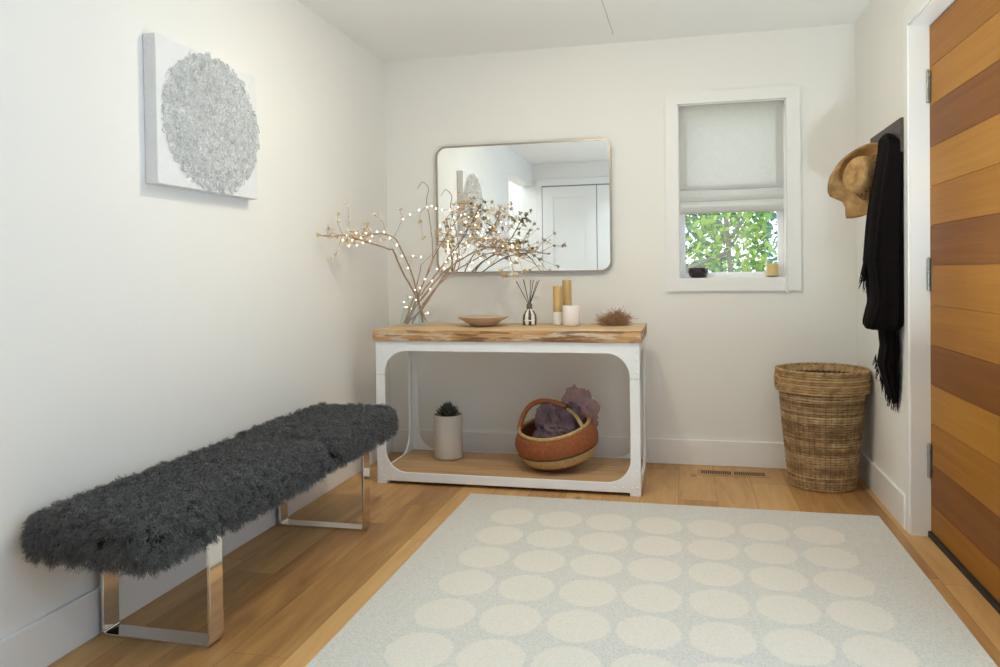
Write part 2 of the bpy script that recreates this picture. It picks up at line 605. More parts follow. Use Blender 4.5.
M['pane'] = glass_pane('window_glass')
win = struct(empty('window_1', (1.7, 0, .97)))
b = MB()
cw = .069
b.box((1.659, -.02, .969), (WX0, 0, 2.067)); b.box((WX1, -.02, .969), (2.366, 0, 2.067))
b.box((WX0, -.02, WZ1), (WX1, 0, 2.067)); b.box((WX0, -.02, .969), (WX1, 0, WZ0))
b.build('casing', M['trim'], win)
b = MB()
b.box((WX0, 0, WZ0), (WX0 + .006, .14, WZ1)); b.box((WX1 - .006, 0, WZ0), (WX1, .14, WZ1)); b.box((WX0, 0, WZ1 - .006), (WX1, .14, WZ1))
b.box((WX0, -.018, WZ0 - .008), (WX1, .14, WZ0 + .004))
b.build('jamb_liner', M['trim'], win)
b = MB()


def frame_rect(b, x0, x1, z0, z1, wd, y0, y1):
    b.box((x0, y0, z0), (x0 + wd, y1, z1)); b.box((x1 - wd, y0, z0), (x1, y1, z1))
    b.box((x0 + wd, y0, z0), (x1 - wd, y1, z0 + wd)); b.box((x0 + wd, y0, z1 - wd), (x1 - wd, y1, z1))


frame_rect(b, WX0 + .006, WX1 - .006, WZ0 + .004, WZ1 - .006, .014, .075, .13)
frame_rect(b, WX0 + .020, WX1 - .020, WZ0 + .018, WZ1 - .020, .016, .088, .12)
b.build('sash', plain('window_vinyl', (.88, .89, .90), .4), win, bevel=.002)
MB().box((WX0 + .034, .100, WZ0 + .032), (WX1 - .034, .104, WZ1 - .034)).build('pane', M['pane'], win)
# sash bars added round the unseen fill behind the camera; the wall is solid
rear_bars = struct(empty('rear_fill_bars', (2.05, YF, .3)))
b = MB()
for x in (1.56, 2.02, 2.48):
    b.box((x, YF, .3), (x + .05, YF + .018, 2.02))
b.box((1.61, YF, .3), (2.48, YF + .018, .35)); b.box((1.61, YF, 1.97), (2.48, YF + .018, 2.02))
b.build('sash', M['trim'], rear_bars)

side_bars = struct(empty('side_fill_bars', (W, -3.3, .2)))  # sash bars added round the bluish fill panel, no opening behind
b = MB()
for y in (-4.19, -3.32, -2.45):
    b.box((W - .016, y, .18), (W, y + .04, 2.12))
b.box((W - .016, -4.15, .18), (W, -2.45, .22)); b.box((W - .016, -4.15, 2.08), (W, -2.45, 2.12))
b.build('sash', M['trim'], side_bars)

# ------------------------------------------------------------------ roman shade
def shade_mat():
    t = NT('shade_linen')
    v = t.coord()
    x, y, z = t.xyz(v)
    a = t.noise(t.vec(t.math('MULTIPLY', x, 260), t.math('MULTIPLY', z, 22), y), 1, 2)
    c = t.noise(t.vec(t.math('MULTIPLY', x, 22), t.math('MULTIPLY', z, 260), y), 1, 2)
    f = t.math('MULTIPLY_ADD', t.math('ADD', a, c), .16, .84)
    col = t.mix(1.0, (.74, .725, .70), t.vec(f, f, f), 'MULTIPLY')
    df = t.n('ShaderNodeBsdfDiffuse', {'Color': col})
    tl = t.n('ShaderNodeBsdfTranslucent', {'Color': col})
    t.surf(t.n('ShaderNodeMixShader', {0: .55, 1: df, 2: tl}))
    return t.m


M['shade'] = shade_mat()
sh = empty('roman_shade', (2.01, .0, 1.99), 'grey linen roman shade pulled halfway down over the small window', 'window shade')
X0, X1 = 1.737, 2.284


def cloth_strip(b, prof, x0, x1, n=24, wob=.004, seed=0.):
    """prof: list of (y,z) from top to bottom, swept along x"""
    vs, fs = [], []
    for i in range(n + 1):
        u = i / n
        x = x0 + (x1 - x0) * u
        for j, (y, z) in enumerate(prof):
            vs.append((x, y + wob * math.sin(u * 9 + j * .6 + seed) * (j / len(prof)), z + wob * .9 * math.sin(u * 6.3 + seed + j * .2) * (j / len(prof))))
    k = len(prof)
    for i in range(n):
        for j in range(k - 1):
            fs.append((i * k + j, i * k + j + 1, (i + 1) * k + j + 1, (i + 1) * k + j))
    b.add(vs, fs)


b = MB(); cloth_strip(b, [(.016, 2.001), (.015, 1.85), (.015, 1.70), (.012, 1.60), (.008, 1.55), (.006, 1.533), (.012, 1.527), (.022, 1.534), (.026, 1.56)], X0, X1, 30, .003, .3)
b.build('shade_panel', M['shade'], sh, smooth=True)
b = MB(); cloth_strip(b, [(.030, 1.56), (.018, 1.52), (.007, 1.49), (.004, 1.472), (.012, 1.466), (.026, 1.475), (.03, 1.50)], X0, X1, 30, .003, 1.7)
b.build('shade_fold', M['shade'], sh, smooth=True)
b = MB(); cloth_strip(b, [(.036, 1.50), (.024, 1.472), (.014, 1.452), (.010, 1.44), (.010, 1.415), (.011, 1.398), (.016, 1.398), (.018, 1.44)], X0, X1, 30, .002, 2.9)
b.build('shade_fold', M['shade'], sh, smooth=True)
for xa, xb in ((X0 - .001, X0 + .040), (X1 - .040, X1 + .001)):
    b = MB()
    cloth_strip(b, [(.0135, 2.001), (.0125, 1.85), (.0125, 1.70), (.0095, 1.60), (.0055, 1.55)], xa, xb, 4, .0, .3)
    b.build('side_hem', M['shade'], sh, smooth=True)
MB().box((X0, .022, 1.970), (X1, .055, 1.995)).build('head_rail', M['trim'], sh)
cord = empty('pull_cord', (2.292, -.035, .95), 'white shade cord with a small tassel hanging below the window sill', 'cord')
MB().tube([(2.283, -.0, 1.985), (2.290, -.018, 1.95), (2.2915, -.026, 1.6), (2.292, -.028, 1.005)], .0016, 6).build('cord', M['trim'], cord, smooth=True)
MB().lathe([(.001, .003 + .050), (.004, .050), (.0055, .030), (.0085, .010), (.008, .003), (.002, 0)], 12, (2.292, -.030, .955)).build('tassel', M['trim'], cord, smooth=True)

# things on the sill
b = MB().lathe([(0, .0), (.034, .0), (.048, .012), (.055, .035), (.054, .056), (.050, .056), (.049, .036), (.040, .014), (0, .010)], 36, (1.832, .055, WZ0 + .004))
tag(b.build('bowl', plain('dark_glaze', (.022, .014, .016), .22, 0, 30, .3), smooth=True, origin=(1.832, .055, WZ0 + .004)), 'small black bowl on the window sill', 'bowl')
cj = empty('jar_candle', (2.226, .052, WZ0 + .004), 'yellow wax candle in a clear glass on the window sill', 'candle')
zc = WZ0 + .004
def clear_glass(name, tint=(.96, .985, .98), k=.60):
    t = NT(name)
    lw = t.n('ShaderNodeLayerWeight', {'Blend': .22})
    tr = t.n('ShaderNodeBsdfTransparent', {'Color': tint})
    gl = t.n('ShaderNodeBsdfGlossy', {'Color': (1, 1, 1), 'Roughness': .02})
    f = t.math('MULTIPLY_ADD', lw.outputs['Facing'], k, k * .1)
    t.surf(t.n('ShaderNodeMixShader', {0: f, 1: tr, 2: gl}))
    return t.m


M['glass'] = clear_glass('clear_glass')
MB().lathe([(0, 0), (.033, 0), (.036, .004), (.036, .095), (.0335, .095), (.0335, .008), (0, .007)], 32, (2.226, .052, zc)).build('jar', clear_glass('jar_glass', (.97, .99, .985), .22), cj, smooth='auto')
MB().lathe([(0, .009), (.0327, .009), (.0327, .076), (.022, .073), (0, .072)], 28, (2.226, .052, zc)).build('wax', plain('yellow_wax', (.80, .55, .20), .5, 0, 20, .05), cj, smooth='auto')
MB().tube([(2.226, .052, zc + .071), (2.2265, .052, zc + .082)], .0012, 6).build('wick', M['black'], cj)

# ------------------------------------------------------------------ garden beyond the window
struct(MB().box((-6, .6, -.5), (10, 14, -.3)).build('ground', plain('garden_soil', (.30, .28, .20), .95, 0, 3, .3)))


def leaf_mat(name, a, b_):
    t = NT(name)
    geo = t.n('ShaderNodeNewGeometry')
    col = t.mix(geo.outputs['Random Per Island'], a, b_)
    df = t.n('ShaderNodeBsdfDiffuse', {'Color': col})
    tl = t.n('ShaderNodeBsdfTranslucent', {'Color': col})
    t.surf(t.n('ShaderNodeMixShader', {0: .45, 1: df, 2: tl}))
    return t.m


def foliage(c, rad, n, size, seed, mats):
    rr = random.Random(seed)
    b = MB()
    for i in range(n):
        while True:
            p = Vector((rr.uniform(-1, 1), rr.uniform(-1, 1), rr.uniform(-1, 1)))
            if .25 < p.length < 1: break
        q = Vector((c[0] + p.x * rad[0], c[1] + p.y * rad[1], c[2] + p.z * rad[2]))
        if noise.noise(q * 2.6 + Vector((seed, 0, 0))) < -.24: continue
        d = Vector((rr.gauss(0, 1), rr.gauss(0, 1) - .3, rr.gauss(0, .7) - .5)).normalized()
        s = d.cross(Vector((rr.gauss(0, .5), rr.gauss(0, .5), 1))).normalized()
        nn = s.cross(d)
        L = size * rr.uniform(.7, 1.25); wd = L * .27
        rows = [(0, 0, 0), (.22, .75, .02), (.5, 1, .03), (.78, .62, .0), (1, 0, -.08)]
        vs = []
        for (a, w_, h_) in rows:
            mid = q + d * (a * L) + nn * (h_ * L)
            if w_ == 0: vs.append(mid)
            else: vs += [mid - s * (wd * w_) + nn * (.05 * L), mid, mid + s * (wd * w_) + nn * (.05 * L)]
        fs = [(0, 2, 1), (0, 3, 2), (1, 2, 5, 4), (2, 3, 6, 5), (4, 5, 8, 7), (5, 6, 9, 8), (7, 8, 10), (8, 9, 10)]
        b.add(vs, fs)
    return b


lm = [leaf_mat('leaf_bright', (.12, .33, .05), (.50, .66, .14)), leaf_mat('leaf_cool', (.05, .19, .09), (.22, .44, .22)), leaf_mat('leaf_mid', (.12, .32, .05), (.38, .58, .14))]
bark = plain('grey_bark', (.15, .16, .12), .9, 0, 30, .25, .4, 60, .01)
trees = [((1.25, 1.75, 1.35), (.40, .5, .85), 950, .075, 1, 2, 'shrub with mid green leaves outside, near the sill bowl side', (1.30, 1.9)),
         ((2.12, 1.95, 1.40), (.33, .5, .95), 1300, .075, 2, 0, 'bright yellow-green leafy shrub outside, in the middle of the window view', (2.09, 1.75)),
         ((2.95, 1.75, 1.30), (.36, .5, .9), 900, .075, 3, 1, 'cool blue-green leafy shrub outside, near the yellow candle side', (2.9, 1.9)),
         ((2.05, 3.6, 1.75), (1.9, .6, 1.2), 3600, .14, 4, 1, 'taller dim green hedge far behind the shrubs outside the window', (2.2, 3.7))]
for c, rad, n, size, seed, mi, lab, tr in trees:
    r = empty('garden_shrub', (tr[0], tr[1], -.3), lab, 'shrub', 'shrubs in the garden')
    foliage(c, rad, n, size, seed, None).build('foliage', lm[mi], r)
    t_ = MB()
    t_.tube(spline([(tr[0], tr[1], -.3), (tr[0] + .03, tr[1] + .02, .6), (tr[0] + .0, tr[1], 1.2), (tr[0] - .05, tr[1], 1.9)], 5), [.026] * 8 + [.018] * 8, 8)
    t_.tube(spline([(tr[0], tr[1], 1.22), (tr[0] - .2, tr[1] - .02, 1.14), (tr[0] - .45, tr[1], 1.03)], 5), .017, 7)
    t_.tube(spline([(tr[0], tr[1], 1.3), (tr[0] + .2, tr[1] + .1, 1.6), (tr[0] + .4, tr[1], 1.9)], 5), .014, 7)
    t_.build('trunk', bark, r, smooth=True)

# ------------------------------------------------------------------ wall mirror
mir = empty('wall_mirror', (.841, 0, 1.085), 'large rounded rectangular mirror with thin bronze frame above the console table', 'mirror')
mx0, mx1, mz0, mz1 = .3233, 1.3581, 1.0847, 1.8364
o_ = rrect(mx0, mz0, mx1, mz1, .062, 10); i_ = rrect(mx0 + .0085, mz0 + .0085, mx1 - .0085, mz1 - .0085, .054, 10)
MB().ring(o_, i_, -.032, 0, 'y').build('frame', M['dark_metal'], mir, smooth='auto')
t = NT('mirror_silver'); t.surf(t.n('ShaderNodeBsdfGlossy', {'Color': (.965, .99, .98), 'Roughness': 0.0}))
MB().prism(i_, -.025, -.012, 'y').build('mirror_glass', t.m, mir)

# ------------------------------------------------------------------ canvas picture with a round relief
pic = empty('canvas_picture', (0, -1.863, 1.40), 'white square canvas with a round silver-grey textured relief on the side wall', 'picture')
M['canvas'] = plain('canvas_white', (.78, .785, .80), .7, 0, 12, .05, .5, 90, .004)
py0, py1, pz0, pz1 = -2.177, -1.552, 1.40, 1.902
MB().box((.001, py0, pz0), (.05, py1, pz1)).build('canvas', M['canvas'], pic, bevel=.003)
b = MB()
rr = random.Random(5)
t = NT('relief_silver')
geo = t.n('ShaderNodeNewGeometry')
col = t.ramp(geo.outputs['Random Per Island'], [(0, (.62, .625, .625)), (.25, (.76, .76, .76)), (.7, (.85, .85, .84)), (1, (.92, .92, .91))])
t.bsdf(col, .4, .05)
cyc, czc, ry, rz = -1.852, 1.652, .300, .247
n_ = 48
b.prism([(cyc + .985 * ry * math.cos(2 * PI * k / n_), czc + .985 * rz * math.sin(2 * PI * k / n_)) for k in range(n_)], .050, .0525, 'x')
for i in range(2900):
    a = rr.uniform(0, 2 * PI); q = math.sqrt(rr.random())
    y, z = cyc + ry * q * math.cos(a), czc + rz * q * math.sin(a)
    R_ = rr.uniform(.006, .018); a0 = rr.uniform(0, 6.28); sw = rr.uniform(1.2, 3.6)
    h0 = rr.uniform(.0515, .058)
    k = 5
    pts = [(y + R_ * math.cos(a0 + sw * j / k), z + R_ * math.sin(a0 + sw * j / k)) for j in range(k + 1)]
    wd = rr.uniform(.0010, .0022); hh = rr.uniform(.0008, .0026)
    vs, fs = [], []
    for j, (py, pz) in enumerate(pts):
        ca, sa = math.cos(a0 + sw * j / k), math.sin(a0 + sw * j / k)
        vs += [(h0 - .003, py - ca * wd, pz - sa * wd), (h0 + hh, py, pz), (h0 - .003, py + ca * wd, pz + sa * wd)]
    for j in range(k):
        fs += [(3 * j, 3 * j + 3, 3 * j + 4, 3 * j + 1), (3 * j + 1, 3 * j + 4, 3 * j + 5, 3 * j + 2)]
    b.add(vs, fs)
b.build('relief_disc', t.m, pic)

# ------------------------------------------------------------------ console table
tx0, tx1, ty0, ty1 = .195, 1.545, -.688, -.165
con = empty('console_table', (.87, -.43, 0), 'white riveted metal console table with worn pine top and low shelf against the back wall', 'table')


def arch_frame(b, u0, u1, z0, z1, leg, topb, botb, r, d0, d1, ax):
    k = 8
    inner = rrect(u0 + leg, z0 + botb, u1 - leg, z1 - topb, r, k)
    n = len(inner)
    # outer points matched to the corners of the rounded hole
    outer = []
    q = k + 1
    cs = [(u1, z0), (u1, z1), (u0, z1), (u0, z0)]
    for c in range(4):
        cx, cz = cs[c]
        for i in range(q):
            f = i / k
            ix, iz = inner[c * q + i]
            if c in (0, 2):
                outer.append((ix, cz) if f < .5 else (cx, iz))
            else:
                outer.append((cx, iz) if f < .5 else (ix, cz))
            if i == k // 2: outer[-1] = (cx, cz)
    b.ring(outer, inner, d0, d1, ax)


b = MB()
T = .012
arch_frame(b, tx0, tx1, .016, .740, .048, .052, .046, .115, ty0, ty0 + T, 'y')
arch_frame(b, tx0, tx1, .016, .740, .048, .052, .046, .115, ty1 - T, ty1, 'y')
arch_frame(b, ty0 + T, ty1 - T, .016, .740, .040, .050, .046, .115, tx0, tx0 + T, 'x')
arch_frame(b, ty0 + T, ty1 - T, .016, .740, .040, .050, .046, .115, tx1 - T, tx1, 'x')
frame = b.build('frame', M['white_metal'], con, bevel=.0025)
b = MB()
for x in (tx0, tx1 - .052):
    for y in (ty0, ty1 - .05):
        l = MB()
        l.box((x, y, 0), (x + .052, y + .05, .020))
        l.build('foot', M['white_metal'], con, bevel=.002)
rv = []
for sx, x in ((1, tx0), (-1, tx1)):
    for z in (.700, .660, .600, .560, .120, .078, .042):
        rv.append((x + sx * .016, z)); 
    for dx in (.040, .085, .128):
        rv.append((x + sx * dx, .040))
    rv += [(x + sx * .055, .715), (x + sx * .100, .715)]
for (x, z) in rv:
    MB().sphere((x, ty0 - .0005, z), (.0055, .0035, .0055), 10, 6).build('rivet', M['white_metal'], frame, smooth=True)
joint_m = plain('joint_grey', (.55, .555, .56), .5)
for x0 in (tx0 - .0008, tx1 - .0492):
    MB().box((x0, ty0 - .0012, .566), (x0 + .050, ty0 + .02, .5685)).build('joint_line', joint_m, frame)
# slab top with slightly uneven edge
def plank(name, a, b_, mats, parent, nx=60, ny=14, amp=.003, seed=0.):
    x0, y0, z0 = a; x1, y1, z1 = b_
    bm = bmesh.new()
    grid = {}
    def jit(p):
        return Vector(p) + Vector((noise.noise(Vector((p[1] * 9, p[2] * 20, seed))), noise.noise(Vector((p[0] * 9, p[2] * 24, seed + 3))), .4 * noise.noise(Vector((p[0] * 7, p[1] * 9, seed + 7))))) * amp
    xs = [x0 + (x1 - x0) * i / nx for i in range(nx + 1)]; ys = [y0 + (y1 - y0) * i / ny for i in range(ny + 1)]
    zs = [z0, (2 * z0 + z1) / 3, (z0 + 2 * z1) / 3, z1]
    def V(p):
        k = tuple(round(c, 5) for c in p)
        if k not in grid: grid[k] = bm.verts.new(jit(p))
        return grid[k]
    def quad(a, b, c, d, mi):
        f = bm.faces.new((V(a), V(b), V(c), V(d))); f.material_index = mi
    for i in range(nx):
        for j in range(ny):
            for z in (z0, z1):
                quad((xs[i], ys[j], z), (xs[i + 1], ys[j], z), (xs[i + 1], ys[j + 1], z), (xs[i], ys[j + 1], z), 0)
        for k in range(3):
            for y in (y0, y1):
                quad((xs[i], y, zs[k]), (xs[i + 1], y, zs[k]), (xs[i + 1], y, zs[k + 1]), (xs[i], y, zs[k + 1]), 1)
    for j in range(ny):
        for k in range(3):
            for x in (x0, x1):
                quad((x, ys[j], zs[k]), (x, ys[j + 1], zs[k]), (x, ys[j + 1], zs[k + 1]), (x, ys[j], zs[k + 1]), 1)
    bmesh.ops.recalc_face_normals(bm, faces=bm.faces)
    me = bpy.data.meshes.new(name)
    off = parent.location
    bmesh.ops.translate(bm, verts=bm.verts, vec=-off)
    bm.to_mesh(me); bm.free()
    for m in mats: me.materials.append(m)
    o = bpy.data.objects.new(name, me); COL.objects.link(o); o.parent = parent
    bv = o.modifiers.new('bevel', 'BEVEL'); bv.width = .003; bv.segments = 2; bv.limit_method = 'ANGLE'; bv.angle_limit = math.radians(60)
    return o


plank('tabletop', (.186, -.700, .7405), (1.556, -.142, .7985), [M['top_wood'], M['top_edge']], con, 70, 14, .0035, 2.)
plank('shelf', (tx0 + .013, ty0 + .013, .034), (tx1 - .013, ty1 - .013, .062), [M['shelf_wood'], M['shelf_wood']], con, 50, 10, .0015, 5.)
TZ = .8005    # surface of the table top
SZ = .0635    # surface of the shelf

# ------------------------------------------------------------------ glass vase with dried branches and string lights
VC = (.298, -.372)
vase = MB().lathe([(0, 0), (.074, 0), (.081, .004), (.081, .010), (.062, .095), (.052, .160), (.050, .172), (.047, .172), (.049, .158), (.058, .095), (.076, .013), (.070, .008), (0, .007)], 40, (VC[0], VC[1], TZ))
tag(vase.build('glass_vase', M['glass'], smooth='auto', origin=(VC[0], VC[1], TZ)), 'clear conical glass vase holding the dried branches on the console table', 'vase')
M['bark'] = plain('branch_bark', (.40, .26, .175), .8, 0, 60, .3, .3, 150, .002)
M['seed'] = plain('seed_cream', (.84, .77, .66), .8, 0, 90, .25)
M['seed2'] = plain('seed_gold', (.70, .53, .29), .75, 0, 90, .25)
BR = [("A", 0.0055, [[0.354,-0.34,0.821],[0.302,-0.369,0.973],[0.279,-0.504,1.101],[0.275,-0.621,1.211],[0.263,-0.64,1.216],[0.199,-0.744,1.245],[0.148,-0.833,1.268],[0.114,-0.893,1.281],[0.08,-0.955,1.272],[0.046,-1.02,1.279]]),
      ("Aa", 0.0016, [[0.114,-0.893,1.281],[0.109,-0.942,1.197],[0.086,-0.973,1.158]]),
      ("Ab", 0.0016, [[0.117,-0.888,1.28],[0.08,-0.865,1.343],[0.073,-0.848,1.389]]),
      ("Ac", 0.0016, [[0.131,-0.863,1.274],[0.132,-0.849,1.343],[0.115,-0.823,1.435]]),
      ("Ad", 0.0014, [[0.157,-0.818,1.264],[0.141,-0.836,1.228],[0.114,-0.848,1.234]]),
      ("Ae", 0.0014, [[0.178,-0.781,1.255],[0.202,-0.749,1.296],[0.168,-0.721,1.339]]),
      ("B", 0.005, [[0.333,-0.33,0.815],[0.309,-0.369,1.006],[0.293,-0.433,1.128],[0.265,-0.492,1.231],[0.239,-0.526,1.284],[0.175,-0.566,1.3],[0.121,-0.599,1.289],[0.068,-0.635,1.268],[0.028,-0.66,1.262]]),
      ("Ba", 0.0015, [[0.207,-0.546,1.292],[0.188,-0.546,1.364],[0.149,-0.546,1.398]]),
      ("Bb", 0.0015, [[0.241,-0.523,1.28],[0.275,-0.483,1.379],[0.257,-0.463,1.432]]),
      ("Bc", 0.0014, [[0.152,-0.58,1.295],[0.121,-0.611,1.325],[0.082,-0.64,1.314]]),
      ("C", 0.006, [[0.238,-0.36,0.817],[0.289,-0.349,0.961],[0.305,-0.342,1.022],[0.326,-0.33,1.134]]),
      ("Ca", 0.0016, [[0.326,-0.33,1.134],[0.402,-0.308,1.211],[0.477,-0.28,1.322]]),
      ("D", 0.0036, [[0.235,-0.32,0.814],[0.307,-0.315,0.982],[0.344,-0.305,1.062],[0.382,-0.294,1.161],[0.368,-0.274,1.35],[0.341,-0.259,1.485],[0.35,-0.251,1.564],[0.316,-0.245,1.606],[0.296,-0.243,1.592],[0.28,-0.24,1.568]]),
      ("Da", 0.0014, [[0.343,-0.26,1.474],[0.304,-0.274,1.417],[0.315,-0.287,1.351],[0.33,-0.3,1.285]]),
      ("E", 0.0045, [[0.259,-0.37,0.812],[0.318,-0.328,0.985],[0.363,-0.209,1.181],[0.455,-0.19,1.327],[0.51,-0.178,1.417],[0.546,-0.17,1.48]]),
      ("Ea", 0.0014, [[0.51,-0.178,1.417],[0.594,-0.182,1.468],[0.562,-0.184,1.529],[0.514,-0.186,1.543]]),
      ("Eb", 0.0014, [[0.455,-0.19,1.327],[0.472,-0.202,1.417],[0.493,-0.211,1.472]]),
      ("F", 0.005, [[0.258,-0.4,0.812],[0.335,-0.397,0.957],[0.428,-0.284,1.116],[0.516,-0.259,1.244],[0.588,-0.261,1.345],[0.653,-0.262,1.407]]),
      ("Fa", 0.0014, [[0.653,-0.262,1.407],[0.696,-0.27,1.483],[0.736,-0.274,1.455],[0.746,-0.279,1.392]]),
      ("Fb", 0.0014, [[0.588,-0.261,1.345],[0.551,-0.27,1.415],[0.601,-0.278,1.475]]),
      ("Fc", 0.0016, [[0.516,-0.259,1.244],[0.589,-0.249,1.27],[0.634,-0.238,1.325]]),
      ("G", 0.0055, [[0.239,-0.38,0.812],[0.337,-0.386,0.935],[0.441,-0.325,1.077],[0.55,-0.28,1.164],[0.634,-0.289,1.212],[0.718,-0.3,1.301],[0.785,-0.313,1.413],[0.825,-0.317,1.399]]),
      ("Ga", 0.0014, [[0.718,-0.3,1.301],[0.759,-0.3,1.353],[0.843,-0.3,1.339]]),
      ("Gb", 0.0014, [[0.718,-0.3,1.301],[0.79,-0.292,1.286],[0.834,-0.285,1.341],[0.867,-0.279,1.378]]),
      ("Gc", 0.0014, [[0.634,-0.289,1.212],[0.7,-0.276,1.255],[0.75,-0.268,1.26]]),
      ("H", 0.006, [[0.271,-0.42,0.812],[0.372,-0.421,0.908],[0.479,-0.317,1.099],[0.591,-0.28,1.188],[0.714,-0.285,1.225],[0.817,-0.29,1.216],[0.949,-0.296,1.195]]),
      ("Ha", 0.0016, [[0.817,-0.29,1.216],[0.885,-0.297,1.17],[0.996,-0.343,1.118]]),
      ("Hb", 0.0016, [[0.828,-0.291,1.214],[0.873,-0.291,1.224],[0.907,-0.291,1.261],[0.95,-0.291,1.296],[0.982,-0.291,1.318]]),
      ("Hc", 0.0015, [[0.894,-0.293,1.204],[0.975,-0.301,1.243],[1.042,-0.306,1.241]]),
      ("Hd", 0.0014, [[0.714,-0.285,1.225],[0.759,-0.279,1.265],[0.813,-0.273,1.264]]),
      ("I", 0.005, [[0.293,-0.4,0.812],[0.387,-0.413,0.946],[0.478,-0.36,1.061],[0.574,-0.324,1.125],[0.665,-0.31,1.175],[0.774,-0.324,1.203],[0.814,-0.33,1.186],[0.841,-0.335,1.159],[0.884,-0.453,1.071]]),
      ("Ia", 0.0015, [[0.774,-0.324,1.203],[0.847,-0.327,1.197],[0.894,-0.345,1.141],[0.928,-0.419,1.082]]),
      ("Ib", 0.0014, [[0.665,-0.31,1.175],[0.734,-0.328,1.144],[0.73,-0.332,1.141]]),
      ("Ic", 0.0014, [[0.574,-0.324,1.125],[0.636,-0.296,1.19],[0.692,-0.296,1.177]])]
BRANCH_LABEL = {
    'A': 'thick brown branch in the vase reaching furthest over the fur bench',
    'B': 'arched brown branch in the vase bending towards the side wall',
    'C': 'short stub of branch in the vase with one thin twig',
    'D': 'tallest branch in the vase, upright with a hooked tip',
    'E': 'slender branch in the vase with the highest seed heads in front of the mirror',
    'F': 'branch in the vase with a curled twig in the middle of the golden cluster',
    'G': 'steep branch in the vase rising to the golden seed heads at half mirror height',
    'H': 'longest branch in the vase leaning to the reed diffuser, with green tipped twigs',
    'I': 'lowest drooping branch in the vase, tips hanging over the reed diffuser'}


def seed_cluster(seed, n, spread):
    r = random.Random(seed)
    b = MB()
    for i in range(n):
        d = Vector((r.gauss(0, 1), r.gauss(0, 1), r.gauss(.35, .8))).normalized() * spread * r.uniform(.5, 1.15)
        b.tube([(0, 0, 0), tuple(d * .55 + Vector((0, 0, .002))), tuple(d)], .0007, 4, 1)
        s = r.uniform(.0028, .0052)
        b.sphere(d, (s, s, s * 1.15), 6, 4, 0)
        for k in range(3):
            e = d + Vector((r.gauss(0, 1), r.gauss(0, 1), r.gauss(0, 1))).normalized() * s * 1.3
            b.sphere(e, s * .55, 5, 3, 0)
    return b


CL = []
for i, (n, sp, m) in enumerate(((7, .014, 'seed'), (6, .017, 'seed2'), (8, .016, 'seed'), (6, .012, 'seed2'))):
    o = seed_cluster(40 + i, n, sp).build('seed_head', [M[m], M['bark']], None)
    CL.append(o.data)
    bpy.data.objects.remove(o)
rb = random.Random(21)
main = {}
tips = {}
for n, r, pts in BR:
    if len(n) == 1:
        root = empty('dried_branch', pts[0], BRANCH_LABEL[n], 'branch', 'dried branches in the glass vase')
        main[n] = (root, MB(), pts)
        tips[n] = []
    root, b, mp = main[n[0]]
    sp = spline(pts, 6)
    L = len(sp) - 1
    sp = [p + Vector((noise.noise(p * 30), noise.noise(p * 30 + Vector((9, 0, 0))), noise.noise(p * 30 + Vector((0, 7, 0))))) * (.003 if 0 < i < L else 0) for i, p in enumerate(sp)]
    r1 = r * (.45 if len(n) == 1 else .6)
    b.tube(sp, [r + (r1 - r) * i / L for i in range(L + 1)], 7)
    tips[n[0]].append((sp[-1], 1))
    if len(n) == 2:
        tips[n[0]].append((sp[int(L * .6)], .8))
    # extra side twigs with seed heads on the outer part of the long branches
    if n in 'ABEFGHI':
        cnt = {'A': 13, 'B': 11, 'E': 13, 'F': 20, 'G': 20, 'H': 18, 'I': 12}[n]
        for k in range(cnt):
            i = int(L * (rb.uniform(.62, .98) if n in 'AB' else rb.uniform(.55, .98)))
            p = sp[i]
            d = Vector((rb.gauss(0, 1) * (.7 if n in 'AB' else 1), rb.gauss(0, .8), rb.gauss(.25, .8))).normalized()
            ln = rb.uniform(.022, .055) if n in 'AB' else rb.uniform(.03, .085)
            e = p + d * ln
            e.x = max(e.x, .022); e.y = min(e.y, -.06)
            m = p.lerp(e, .55) + Vector((rb.uniform(-1, 1), rb.uniform(-1, 1), rb.uniform(0, 1))) * ln * .18
            m.x = max(m.x, .012)
            b.tube(spline([p, m, e], 4), .0012, 5)
            tips[n[0]].append((e, 1))
bpy.context.view_layer.update()
for n, (root, b, mp) in main.items():
    b.build('stem', M['bark'], root, smooth=True)
    if n in 'D':
        tips[n] = tips[n][1:2] + tips[n][-2:]
    if n in 'C':
        tips[n] = tips[n][1:]
    for (p, s) in tips[n]:
        md = CL[rb.choice((0, 1, 2, 2, 3))] if n not in 'AB' else CL[rb.choice((0, 2, 2, 3))]
        o = bpy.data.objects.new('seed_head', md)
        COL.objects.link(o)
        o.parent = root
        o.location = p - root.location
        if o.location.x + root.location.x < .03: o.location.x = .03 - root.location.x
        o.rotation_euler = (rb.uniform(-.6, .6), rb.uniform(-.6, .6), rb.uniform(0, 6.28))
        k = s * rb.uniform(.75, 1.3); o.scale = (k, k, k)
    if n == 'H':
        for (p, s) in tips[n][2:8:3]:
            g = MB()
            for q in range(5):
                a = q * 1.26
                g.sphere(p + Vector((.008 * math.cos(a), .008 * math.sin(a), .006)), (.005, .005, .003), 6, 4)
            g.build('green_bud', plain('bud_green', (.30, .42, .12), .7), root, smooth=True)

